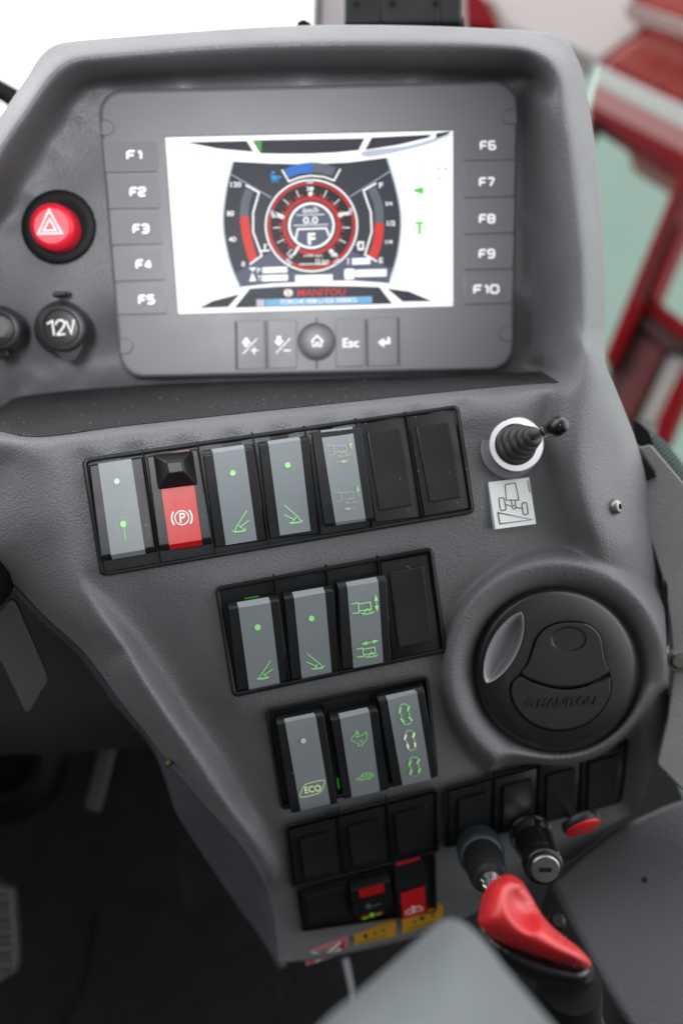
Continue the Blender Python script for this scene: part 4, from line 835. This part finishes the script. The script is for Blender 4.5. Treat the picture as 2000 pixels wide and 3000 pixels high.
for o_ in (zV((498,850),(545,780),(578,690),(605,610),(660,545),(740,508),(835,497),(930,508),(1000,555),(1035,620),(1045,690),(1062,770),(1084,836)),zV((500,846),(580,888),(680,920),(790,934),(900,922),(1000,888),(1084,836)),zV((498,850),(450,895),(437,960),(465,1050),(530,1130),(620,1185),(740,1212),(860,1195),(960,1150),(1040,1070),(1090,970),(1096,900),(1084,836))): L.line(smoothc(o_,60),3.2)
L.each('seam',mat('vent seam black',(.002,.002,.002),.9,spec=0),vent)
mb=MB(); vs,fs=glyphs('MANITOU',.012,.2); v=np.array(vs); x0,x1,y0,y1=v[:,0].min(),v[:,0].max(),v[:,1].min(),v[:,1].max()
def vt(x,y,h): u_=(x-x0)/(x1-x0); w_=(y-y0)/(y1-y0); return PV.at(zV((612+u_*388+w_*4,1062-w_*58-u_*16)),h)
mb.add([vt(x,y,.0097) for x,y in v]+[vt(x,y,.0086) for x,y in v],fs+[tuple(i+len(v) for i in f) for f in fs]); 
from collections import Counter
ec=Counter(); 
for f in fs:
    for i in range(len(f)): ec[tuple(sorted((f[i],f[(i+1)%len(f)])))]+=1
mb.add([vt(x,y,.0097) for x,y in v]+[vt(x,y,.0086) for x,y in v],[(a,b,b+len(v),a+len(v)) for (a,b),c in ec.items() if c==1])
obj('raised_lettering',mb,VB,lw,flat=True)
L=Layer(PV,.0098); L.ring(zV((568,1030)),27*zV.k,8*zV.k,24); L.dot(zV((568,1030)),9*zV.k); L.done('raised_emblem',VB,lw)
# scoop of the black grip in pale grey: window reflection put into its colour
c0_=np.array(zV((392,668))); a_=np.array(zV((515,440)))-np.array(zV((290,895))); La=np.linalg.norm(a_)/2; a_=a_/La/2; b_=np.array([-a_[1],a_[0]]); wb=92*zV.k
def lensloop(k,sh=0): return [tuple(c0_+a_*La*math.cos(t)*(k**.5)+b_*(wb*math.sin(t)*abs(math.sin(t))**.35*k+sh)) for t in np.linspace(0,2*math.pi,64,endpoint=False)]
mb=MB(); mb.loft(loops_on(PV,[(lensloop(1.06),.0072),(lensloop(1.0),.0088),(lensloop(.93),.0086),(lensloop(.62,2),.0042),(lensloop(.3,4),.0022),(lensloop(.05,5),.0019)]),cap1=True); obj('finger_grip',mb,mat('grip reflection grey',(.24,.24,.255),.28,spec=.8,coat=.3),vent,sharp=60)
# ------------------------------------------------------------------ pull knob, ignition, red button
def camdir(x,y,z): return dirw(np.array([x,y,z])/np.linalg.norm([x,y,z]))
pk=thing('pull_knob',S4R.at(zG((400,650))),'black round knob with blue-grey collar and bright metal tip','knob')
p0=P(*zG((395,650)),.408); ax=P(*zG((462,842)),.370)-p0; ax=ax/np.linalg.norm(ax)
r0=pxr(132*zG.k,.40)
mb=MB(); lathe(mb,p0,p0+ax*.014,[(0,r0),(.7,r0*1.0),(.95,r0*.92),(1,r0*.8)],40); obj('collar',mb,mat('blue grey plastic',(.014,.022,.027),.5),pk,sharp=50)
mb=MB(); lathe(mb,p0+ax*.012,p0+ax*.036,[(0,r0*.86),(.8,r0*.8),(1,r0*.62)],40); obj('cap',mb,BLK,pk,sharp=50)
mb=MB(); lathe(mb,p0+ax*.036,p0+ax*.048,[(0,r0*.36),(.3,r0*.42),(.5,r0*.30),(.8,r0*.42),(1,r0*.3)],28); obj('metal_tip',mb,CHROME,pk,sharp=40)
ig=thing('ignition_switch',S4R.at(zG((690,560))),'glossy black ignition lock with bright keyhole face and red mark','ignition')
q0=P(*zG((690,575)),.418); q1=P(*zG((772,770)),.388); r1=pxr(114*zG.k,.403)
mb=MB(); lathe(mb,q0,q1,[(0,r1*1.1),(.06,r1*1.12),(.1,r1*1.0),(.78,r1*.92),(.8,r1*.98),(.97,r1*.95),(1,r1*.85)],44); obj('barrel',mb,BLKG,ig,sharp=45)
axi=(q1-q0)/np.linalg.norm(q1-q0)
mb=MB(); lathe(mb,q1,q1+axi*.0016,[(0,r1*.72),(.6,r1*.72),(1,r1*.66)],40); obj('keyhole_face',mb,STEEL,ig,sharp=40)
_,uu,vv=frame3(axi); mb=MB(); cq=q1+axi*.0021
sd=RX-axi*RX.dot(axi); sd/=np.linalg.norm(sd); s2=np.cross(axi,sd)
mb.loft([[cq+sd*a*r1*.3+s2*b*r1*.09-axi*.001 for a,b in ((-1,-1),(1,-1),(1,1),(-1,1))],[cq+sd*a*r1*.3+s2*b*r1*.09 for a,b in ((-1,-1),(1,-1),(1,1),(-1,1))]],cap1=True,cap0=True); obj('key_slot',mb,BLKM,ig)
mb=MB(); lathe(mb,q0+(q1-q0)*.09,q0+(q1-q0)*.30,[(0,r1*1.04),(1,r1*1.01)],44,cap0=False,cap1=False); lathe(mb,q0+(q1-q0)*.80,q0+(q1-q0)*.83,[(0,r1*.995),(1,r1*.99)],44,cap0=False,cap1=False); obj('bright_bands',mb,CHROME,ig)
mb=MB(); q=[]
for a in (0.15,-.1):
    q.append([q0+(q1-q0)*t+(sd*math.cos(a)+s2*math.sin(a)*1)*r1*(1.02-.08*t) for t in (.25,.5,.75)])
mb.grid(q); obj('red_mark',mb,RED,ig)
rbn=thing('push_button',S4R.at(zG((930,500))),'flat round red push button on a short metal stem','button')
ax=camdir(.26,-.70,-.62); c0=P(*zG((993,535)),.400); rr=pxr(110*zG.k,.400)
mb=MB(); lathe(mb,c0-ax*.004,c0,[(0,rr*1.03),(.5,rr*1.06),(.8,rr*1.03),(1,rr*.95)],44); obj('rim',mb,BLK,rbn,sharp=50)
mb=MB(); lathe(mb,c0-ax*.0005,c0+ax*.0012,[(0,rr*.97),(.5,rr*.96),(1,rr*.86)],44); obj('red_face',mb,RED,rbn,sharp=50)
mb=MB(); lathe(mb,P(*zG((918,482)),.428),c0-ax*.003,[(0,rr*.2),(1,rr*.2)],24); obj('stem',mb,CHROME,rbn)
# ------------------------------------------------------------------ red lever and armrest in the foreground
lv=thing('gear_lever',P(*zG((900,1400)),.33),'red topped palm grip lever with black underside, blurred in the foreground','lever')
RO=zG((555,808),(628,835),(680,905),(730,995),(790,1080),(880,1160),(975,1235),(1035,1310),(1020,1345),(900,1318),(780,1290),(660,1250),(540,1205),(440,1145),(394,1085),(396,1030),(420,930),(470,845))
SP=zG((548,880),(560,1000),(640,1110),(760,1190),(900,1262),(980,1305))
ld=lambda p:.300+(p[1]-1900)*-.00006
hc_=np.array(zG((640,1000))); ha=np.array([.50,.866])
def hollow(x,y):
    q=np.array([x,y])-hc_; a=q.dot(ha)/72; b=(q[0]*ha[1]-q[1]*ha[0])/38; e=a*a+b*b
    return .011*max(0,1-e)**1.6
mb=MB(); pillow(mb,RO,62,.020,.004,depthf=lambda p:.292-(p[1]-2050)*.00005,n=110,step=4,post=hollow); obj('red_shell',mb,REDG,lv,sharp=70)
BO=zG((392,1070),(480,1150),(620,1210),(800,1270),(950,1310),(1035,1320),(1056,1385),(1020,1462),(900,1468),(770,1440),(640,1385),(530,1310),(430,1200))
mb=MB(); pillow(mb,BO,34,.012,.03,depthf=lambda p:.297-(p[1]-2050)*.00003); obj('black_underside',mb,BLKG,lv,sharp=70)
mb=MB(); tube(mb,[P(*zG((920,1420)),.31),P(*zG((900,1560)),.33),P(*zG((880,1800)),.38)],[.012,.014,.016]); obj('boot_stem',mb,BLKM,lv)
mb=MB(); c=zG((835,1085)); lathe(mb,P(*c,.305),P(c[0]+6,c[1]-4,.296),[(0,.0032),(.8,.0032),(1,.002)],20); obj('thumb_wheel',mb,BLKG,lv)
mb=MB(); tube(mb,[P(*zG((985,1440)),.335),P(*zG((1030,1550)),.345),P(*zG((1090,1720)),.365)],.0035); tag(obj('metal_rod',mb,STEEL,None),'thin bright metal rod running down beside the red lever','rod')
ar=thing('armrest',P(1000,2300,.22),'pale grey padded armrest tip, blurred at the bottom edge','armrest')
AO=[(1037,2110),(1075,2126),(1120,2172),(1165,2230),(1270,2355),(1400,2510),(1000,2650),(620,2520),(700,2395),(760,2330),(829,2274),(920,2195),(1000,2124)]
mb=MB(); pillow(mb,AO,150,.030,.03,depthf=lambda p:.222-(p[1]-2110)*.00012,n=100,step=9); obj('pad',mb,ARM,ar,sharp=80)
# ------------------------------------------------------------------ side box to the right, trim covers
upn=np.array([0,math.cos(PITCH),-math.sin(PITCH)])
SB=Plane((1400,1905),.442,upn+np.array([-.05,.0,-.12]))
sb=thing('side_console',SB.at((1450,2150)),'dark grey textured side box to the right of the lever','console')
top=[(1258,2022),(1330,1962),(1402,1905),(1470,1872),(1530,1845),(1700,1790),(1850,2100),(1850,2500),(1523,2500),(1441,2352),(1350,2190)]
SBG=mat('side box grey',(.040,.040,.046),.5,bump=('grain',820,.0004,.5),var=.08)
mb=MB(); prism(mb,SB,top,0,-.30); obj('box',mb,SBG,sb,bevel=.004,seg=3)
mb=MB(); c=SB.at(zG((1345,838)),0); lathe(mb,c-SB.nw*.001,c+SB.nw*.0006,[(0,.0014),(1,.0014)],16); obj('hole_plug',mb,BLKM,sb)
TR=Plane((1500,1200),.402,(-.34,.05,-.94))
tc=thing('pillar_trim',TR.at((1530,1300)),'grey moulded trim cover at the right edge with screw','trim')
mb=MB(); prism(mb,TR,zY((308,150),(350,140),(454,262),(640,500),(640,1420),(450,1245),(372,1165),(405,1020),(420,880),(418,790),(410,700),(385,560),(360,480),(322,375),(309,268),(318,256),(352,246),(362,232)),0,-.05); obj('cover',mb,GREYL,tc,bevel=.003,seg=3)
mb=MB(); c=TR.at((1557,1517),0); rr=pxr(24,.4); lathe(mb,c-TR.nw*.001,c+TR.nw*.006,[(0,rr*1.1),(.25,rr*1.1),(.3,rr*.8),(.7,rr*.75),(1,rr*.5)],24); obj('screw',mb,STEEL,tc,sharp=40)
mb=MB(); prism(mb,TR,[(1522,1345),(1526,1330),(1532,1345),(1534,1480),(1529,1490)],.0004,-.002); obj('slot',mb,BLKM,tc)
mb=MB(); prism(mb,Plane(zT((1330,500)),.402,(-.34,.05,-.94)),zT((1285,405),(1392,548),(1340,575),(1270,560)),0,-.004); obj('gap',mb,BLKM,tc)
# dotted glass edge band
# ------------------------------------------------------------------ cab frame, glass and what shows through it
PW=Plane((760,30),.62,(0.15,.2,-.97))
post=thing('window_post',PW.at((757,0)),'pale window post with black rubber seal above the hood','window post')
mb=MB(); prism(mb,PW,[(727,-120),(745,-120),(741,80),(723,80)],0,-.03); obj('seal',mb,RUB,post,bevel=.002)
mb=MB(); prism(mb,Plane((760,30),.66,(0.15,.2,-.97)),[(744,-120),(812,-120),(800,90),(740,90)],0,-.03); obj('upright',mb,mat('pale painted post',(.42,.38,.40),.4),post,bevel=.003)
mb=MB(); lathe(mb,P(697,62,.46),P(697,50,.46),[(0,.0042),(.5,.0042),(.9,.003),(1,.001)],20); tag(obj('stud',mb,BLKM,None),'small black stud on top of the hood by the window post','stud')
br=thing('hinge_bracket',P(928,20,.48),'black three-part clamp bracket behind the top of the hood','bracket')
BP=Plane((928,30),.47,(0,.15,-.98))
for a,b in ((790,873),(875,1011),(1013,1060)):
    mb=MB(); q=Quad([(a,-60),(b,-60),(b,50),(a,49)]); prism(mb,BP,q.rr(0,5,4),0,-.03); s_=obj('clamp_block',mb,BLK,br,bevel=.003,seg=3)
mb=MB(); prism(mb,BP,[(1050,30),(1064,38),(1066,60),(1040,60)],-.004,-.02); obj('foot',mb,BLKM,br,bevel=.001)
for x in (902,1000,818):
    mb=MB(); p=BP.at((x,6),0); lathe(mb,p-BP.nw*.001,p+BP.nw*.001,[(0,.002),(1,.0018)],18); obj('bolt',mb,BLKG,br)
wp=Plane((20,210),.62,(0.3,.2,-.95))
mb=MB(); prism(mb,wp,[(-520,-20),(-200,92),(-80,140),(0,176),(52,205),(38,245),(0,215),(-80,184),(-220,132),(-520,30)],0,-.012); tag(obj('wiper_arm',mb,BLKM,None,bevel=.002),'dark blurred bar crossing the window at the left of the hood','bar')
# red machine outside
XP=Plane((1450,500),1.25,(-.45,.12,-.88))
RM=mat('red machine paint',(.235,.006,.010),.5,var=.06,spec=.05); RM2=mat('red machine paint painted lit',(.33,.03,.02),.3,var=.06,spec=.4); RMD=mat('dark red machine paint',(.07,.006,.008),.5)  # second red is a lighter copy with the light painted into it
mc=thing('red_machine',XP.at((1450,500)),'large red painted machine frame standing outside the right window','machine')
def xp(name,pts,h1,h0,m,bev=.006):
    mb=MB(); prism(mb,XP,pts,h1,h0); return obj(name,mb,m,mc,bevel=bev,seg=3)
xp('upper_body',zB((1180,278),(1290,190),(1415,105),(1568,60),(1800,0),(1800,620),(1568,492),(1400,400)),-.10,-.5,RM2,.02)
xp('lamp_guard',zB((555,-40),(640,-40),(700,60),(720,130),(560,120)),-.10,-.14,RM)
xp('upper_pale_plate',zB((540,-40),(1305,-40),(1420,100),(1290,195),(1180,280),(1050,220),(760,130),(690,20)),-.12,-.2,mat('pinkish white paint',(.62,.55,.54),.4))
xp('roof_bar',zB((1300,0),(1568,88),(1800,160),(1800,185),(1568,108),(1290,18)),-.02,-.06,mat('pale painted bar',(.75,.6,.58),.4))
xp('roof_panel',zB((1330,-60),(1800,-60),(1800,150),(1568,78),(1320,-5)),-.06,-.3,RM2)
xp('boom_highlight',zX((612,195),(896,332),(1100,430),(1100,520),(896,408),(605,262)),-.03,-.09,MATS['pale panel and highlight tone'] if 'pale panel and highlight tone' in MATS else mat('pale panel and highlight tone',(.62,.56,.56),.3),.003)  # sky highlight on the red tube, painted as a pale stripe
xp('boom_highlight_fade',zX((605,260),(896,406),(1100,518),(1100,600),(896,486),(598,332)),-.028,-.08,mat('pink highlight fade',(.48,.17,.17),.35),.003)  # fade of that highlight into the red, painted pink
xp('frame_bar',zX((598,328),(896,482),(1100,600),(1100,680),(896,552),(885,542),(614,370),(592,410)),-.025,-.08,RM,.003)
xp('upright_bar',zX((884,542),(940,560),(900,640),(838,800),(800,905),(770,975),(745,1010),(690,1120),(668,1165),(642,1135)),0,-.06,RM,.003)
xp('upright_seam',zX((896,590),(904,590),(806,835),(760,960),(752,955),(798,830)),.004,-.01,RMD,.001)
xp('second_bar',zX((902,676),(918,690),(808,952),(795,930)),.01,-.05,RM,.003)
xp('middle_bar',zX((772,962),(806,948),(896,1016),(1100,1160),(1100,1230),(896,1075),(800,1005)),-.01,-.06,RM,.003)
xp('bar_painted_shade',zX((760,985),(800,1003),(896,1072),(1100,1228),(1100,1290),(896,1112),(840,1112),(740,1020)),-.02,-.07,RMD,.003)  # shade below the middle bar painted as a dark red piece
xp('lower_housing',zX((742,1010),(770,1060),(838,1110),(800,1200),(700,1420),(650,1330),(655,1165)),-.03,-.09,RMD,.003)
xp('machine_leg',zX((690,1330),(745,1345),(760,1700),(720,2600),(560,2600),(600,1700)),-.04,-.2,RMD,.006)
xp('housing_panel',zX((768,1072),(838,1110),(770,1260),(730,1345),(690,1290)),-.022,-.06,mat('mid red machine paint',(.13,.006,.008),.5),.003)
xp('pale_panel',zX((852,1118),(896,1112),(860,1200),(800,1345),(745,1345)),-.035,-.08,MATS['pale panel and highlight tone'],.003)
xp('door_bar',zX((896,1150),(960,1130),(850,1400),(800,1400),(812,1330)),0,-.05,RM,.003)
wl=thing('white_building',Plane((1450,500),2.6,(-.4,.1,-.9)).at((1450,700)),'pale building wall behind the red machine','building')
WP=Plane((1450,500),2.6,(-.4,.1,-.9))
mb=MB(); prism(mb,WP,[(1035,-260),(2000,-260),(2000,2100),(1250,2100),(1035,300)],0,-.3); obj('wall',mb,mat('pale wall paint',(.44,.54,.49),.6),wl,flat=True)

# side glass
gm=bpy.data.materials.new('tinted side glass'); gm.use_nodes=True; nt=gm.node_tree; nt.nodes.clear()
o_=nt.nodes.new('ShaderNodeOutputMaterial'); t_=nt.nodes.new('ShaderNodeBsdfTransparent'); t_.inputs[0].default_value=(.80,.92,.87,1); g_=nt.nodes.new('ShaderNodeBsdfGlossy'); g_.inputs['Roughness'].default_value=.02; mx=nt.nodes.new('ShaderNodeMixShader'); mx.inputs[0].default_value=.008
nt.links.new(t_.outputs[0],mx.inputs[1]); nt.links.new(g_.outputs[0],mx.inputs[2]); nt.links.new(mx.outputs[0],o_.inputs[0])
GP=Plane((1400,500),.62,(-.55,.05,-.83))
sg=thing('side_window',GP.at((1500,600)),'green tinted side window pane right of the hood','window')
mb=MB(); mb.poly([GP.at(p) for p in [(1352,140),(1420,175),(1568,250),(1800,400),(1800,1300),(1568,1140),(1460,1010),(1300,800),(1300,300)]]); obj('pane',mb,gm,sg,flat=True)
mb=MB(); prism(mb,GP,[(1366,148),(1372,152),(1345,262),(1338,250)],.002,-.003); obj('pane_edge',mb,mat('pale glass edge',(.6,.7,.66),.3),sg)
DP=Plane(zT((1450,450)),.425,(-.34,.05,-.94))
es_=thing('edging_strip',DP.at(zT((1480,470))),'pale edging strip with rows of black dots along the right trim cover','strip')
mb=MB(); prism(mb,DP,zT((1240,180),(1300,205),(1440,310),(1700,640),(1640,720),(1360,350),(1270,345)),0,-.003); obj('band',mb,mat('pale mint edging',(.22,.29,.265),.5),es_,flat=True)
mb=MB(); prism(mb,DP,zT((1236,178),(1290,205),(1345,262),(1372,345),(1300,360),(1262,330)),.0006,-.002); obj('painted_machine_shade',mb,BLKM,es_,flat=True)  # black piece stands in for the machine's shadow
mb=MB()
for i in range(18):
    for j in range(5):
        x,y=zT((1352+i*17+j*15,318+i*20.5-j*12)); r=(8.6-j*1.1)*zT.k
        mb.poly([DP.at((x+r*math.cos(a),y+r*math.sin(a)),.0004+.00002*j) for a in np.linspace(0,2*math.pi,10,endpoint=False)])
o=obj('dots',mb,mat('black edging print',(.012,.016,.015),.5),es_,flat=True)
# ------------------------------------------------------------------ left edge: column lever, footwell
st_=thing('column_lever',P(30,1500,.40),'grey flat paddle lever at the left edge below the dashboard','lever')
LP=Plane((40,1500),.37,(.25,-.1,-.95))
mb=MB(); prism(mb,LP,smoothc(zW((-140,720),(-20,670),(60,580),(100,592),(130,650),(230,880),(315,1090),(305,1130),(255,1210),(200,1305),(165,1308),(90,1150),(0,975),(-140,760)),60,True),0,-.006); obj('paddle',mb,mat('grey brown lever',(.05,.048,.047),.5,var=.1),st_,bevel=.0015,seg=3)
cb=thing('column_switch',P(0,1330,.37),'black switch end with bright edge, cut off at the left edge','switch')
mb=MB(); lathe(mb,P(-60,1330,.36),P(8,1322,.372),[(0,pxr(80,.37)),(.6,pxr(72,.37)),(.9,pxr(55,.37)),(1,pxr(30,.37))],32); obj('cap',mb,BLKM,cb)
mb=MB(); lathe(mb,P(-14,1324,.362),P(-1,1322,.366),[(0,pxr(40,.37)),(1,pxr(36,.37))],28); obj('bright_ring',mb,STEEL,cb)
# floor and bulkhead
mb=MB(); prismz=[(-1.2,-.6),(.40,-.6),(.40,.95),(-1.2,.95)]
mb.loft([[(x,y,-.02) for x,y in prismz],[(x,y,0) for x,y in prismz]],cap0=True,cap1=True); tag(obj('floor',mb,FLOOR,None,flat=True),kind='structure')
bw=thing('footwell_panel',(-.3,.62,.2),'dark plastic panel closing the footwell below the dashboard','panel')
mb=MB(); XS=np.linspace(-.95,.08,20); rows_=[]
for z_,y_ in ((.62,.37),(.50,.35),(.42,.335),(.378,.325),(.366,.35),(.36,.50),(.20,.80),(0,.86)): rows_.append([np.array([x,y_+.02*math.sin(x*5),z_]) for x in XS])
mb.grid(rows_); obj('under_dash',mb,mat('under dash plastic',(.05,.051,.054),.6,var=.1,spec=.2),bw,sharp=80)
pd=thing('accelerator_pedal',P(*zF((1080,750)),.68),'dark ribbed pedal plate beside the console foot','pedal','footwell pedals')
PP=Plane(zF((1080,750)),.68,(-.1,.25,-.96))
mb=MB(); prism(mb,PP,zF((955,585),(1180,600),(1260,880),(1000,940)),0,-.012); obj('plate',mb,DARKP2,pd,bevel=.003)
for k in range(5):
    a=lerp(zF((975,590)),zF((1015,930)),.1+k*.19); b=lerp(zF((1180,600)),zF((1250,880)),.1+k*.19); mb=MB(); prism(mb,PP,[a,b,(b[0],b[1]+5),(a[0],a[1]+5)],.003,0); obj('rib',mb,DARKP2,pd)
bp_=thing('brake_pedal',P(*zF((20,1080)),.52),'ribbed grey pedal cut off by the left edge','pedal','footwell pedals')
PP=Plane(zF((20,1080)),.52,(.2,.3,-.93))
mb=MB(); prism(mb,PP,smoothc(zF((-80,840),(40,835),(66,860),(92,1250),(60,1312),(-80,1335)),40,True),0,-.02); obj('pad',mb,mat('worn grey rubber',(.032,.031,.03),.5,var=.1),bp_,bevel=.004,seg=3)
for k in range(5):
    y=880+k*90; mb=MB(); prism(mb,PP,zF((-80,y),(60+k*6,y-6),(62+k*6,y+34),(-80,y+40)),.004,0); obj('rib',mb,MATS['worn grey rubber'],bp_,bevel=.0015)
mb=MB(); prism(mb,Plane(zF((540,240)),.62,(.3,.2,-.93)),zF((530,70),(632,60),(600,200),(540,440),(450,410),(490,230)),0,-.02); tag(obj('column_strut',mb,mat('blue grey strut',(.02,.026,.03),.45),None,bevel=.003),'dim blue-grey strut leaning in the dark footwell','strut')
sr=thing('column_boot',P(*zF((60,180)),.6),'dark ribbed round boot at the left edge of the footwell','boot')
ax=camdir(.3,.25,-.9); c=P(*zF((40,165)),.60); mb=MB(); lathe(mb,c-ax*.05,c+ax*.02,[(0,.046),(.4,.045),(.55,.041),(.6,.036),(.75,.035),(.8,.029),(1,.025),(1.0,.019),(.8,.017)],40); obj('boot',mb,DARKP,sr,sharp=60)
fm=thing('floor_mat',(-.18,.45,.0),'dark moulded rubber floor mat with raised curved border','floor mat')
FP=Plane(zF((700,1300)),P(0,0,1)[0]*0+.79,upn)
FP=Plane((300,2200),.85/1.072,upn)
mb=MB(); prism(mb,FP,smoothc(zF((560,920),(760,930),(1000,960),(1280,1010),(1390,1100),(1600,1400),(1650,1800),(500,1800),(300,1700),(470,1350)),60,True),.006,.0004); obj('mat',mb,FLOOR,fm,bevel=.003)
L_=MB(); c=smoothc(zF((610,1800),(620,1500),(650,1420),(900,1330),(1150,1230),(1300,1120)),40); tube(L_,[FP.at(p,.0015) for p in c],.006,8); c=smoothc(zF((700,1560),(900,1480),(1200,1370),(1420,1340),(1500,1430),(1530,1600)),40); tube(L_,[FP.at(p,.0015) for p in c],.006,8); obj('raised_border',L_,FLOOR,fm)
mb=MB(); WPn=Plane(zL((730,1290)),.60,upn); q=zL((682,1150),(718,1148),(772,1430),(745,1440)); prism(mb,Plane(zL((730,1290)),.55,(0,.3,-.95)),q,0,-.004); tag(obj('edge_strip',mb,mat('pale edge strip',(.42,.42,.45),.4),None),'thin pale strip below the red and white label','strip')
# ------------------------------------------------------------------ light
w=bpy.data.worlds.new('World'); sc.world=w; w.use_nodes=True; nt=w.node_tree; nt.nodes.clear()
out=nt.nodes.new('ShaderNodeOutputWorld'); bg=nt.nodes.new('ShaderNodeBackground'); tcn=nt.nodes.new('ShaderNodeTexCoord')
def math_(op,a,b=None,clamp=False):
    n=nt.nodes.new('ShaderNodeMath'); n.operation=op; n.use_clamp=clamp
    for i,x in enumerate((a,b)):
        if x is None: continue
        if isinstance(x,(int,float)): n.inputs[i].default_value=x
        else: nt.links.new(x,n.inputs[i])
    return n.outputs[0]
def lobe(d,c0,c1,amp):
    d=np.array(d,float); d/=np.linalg.norm(d); n=nt.nodes.new('ShaderNodeVectorMath'); n.operation='DOT_PRODUCT'; nt.links.new(tcn.outputs['Generated'],n.inputs[0]); n.inputs[1].default_value=tuple(d)
    m=nt.nodes.new('ShaderNodeMapRange'); m.interpolation_type='SMOOTHSTEP'; nt.links.new(n.outputs['Value'],m.inputs[0]); m.inputs[1].default_value=c0; m.inputs[2].default_value=c1; m.inputs[3].default_value=0; m.inputs[4].default_value=amp
    return m.outputs[0]
AMB,FRONT,SKY,BACK,LEFTL=.035,2.35,.34,.12,1.05
s=math_('ADD',lobe((-.4,.8,.42),.35,.74,FRONT),lobe((-.10,.05,1),.45,.98,SKY)); s=math_('ADD',s,lobe((-.1,-.9,.35),.3,.9,BACK)); s=math_('ADD',s,lobe((-1,.35,.38),.5,.95,LEFTL)); s=math_('ADD',s,lobe((1,.30,.30),.5,.95,2.5)); s=math_('ADD',s,lobe((.85,-.38,.42),.6,.96,.65)); s=math_('ADD',s,AMB)
bg.inputs['Color'].default_value=(.97,.985,1,1); nt.links.new(s,bg.inputs['Strength']); nt.links.new(bg.outputs[0],out.inputs[0])
# added spot just above the camera; brightens the hooded display, fading down the console
sl=bpy.data.lights.new('display_fill_spot','SPOT'); so=bpy.data.objects.new('display_fill_spot',sl); COL.objects.link(so)
sl.energy=17; sl.spot_size=math.radians(39); sl.spot_blend=1.0; sl.shadow_soft_size=.08; sl.color=(.97,.98,1)
so.location=(-.06,-.06,1.02); tgt=Vector(P(520,480,.405)); so.rotation_euler=(tgt-Vector(so.location)).to_track_quat('-Z','Y').to_euler()
# ------------------------------------------------------------------ camera
cam=bpy.data.cameras.new('Camera'); co=bpy.data.objects.new('Camera',cam); COL.objects.link(co); sc.camera=co
M=Matrix(((RX[0],UP[0],-FW[0],CAM[0]),(RX[1],UP[1],-FW[1],CAM[1]),(RX[2],UP[2],-FW[2],CAM[2]),(0,0,0,1))); co.matrix_world=M
cam.sensor_fit='VERTICAL'; cam.sensor_height=36; cam.lens=LENS; cam.clip_start=.01; cam.clip_end=100
cam.dof.use_dof=True; cam.dof.focus_distance=.346; cam.dof.aperture_fstop=3.4
# camera sensor is 36 mm tall at scene scale: fstop is lens/diameter
sc.view_settings.view_transform='Standard'; sc.view_settings.look='None'; sc.view_settings.exposure=0; sc.view_settings.gamma=1
sc.render.engine='CYCLES'; sc.cycles.use_denoising=True
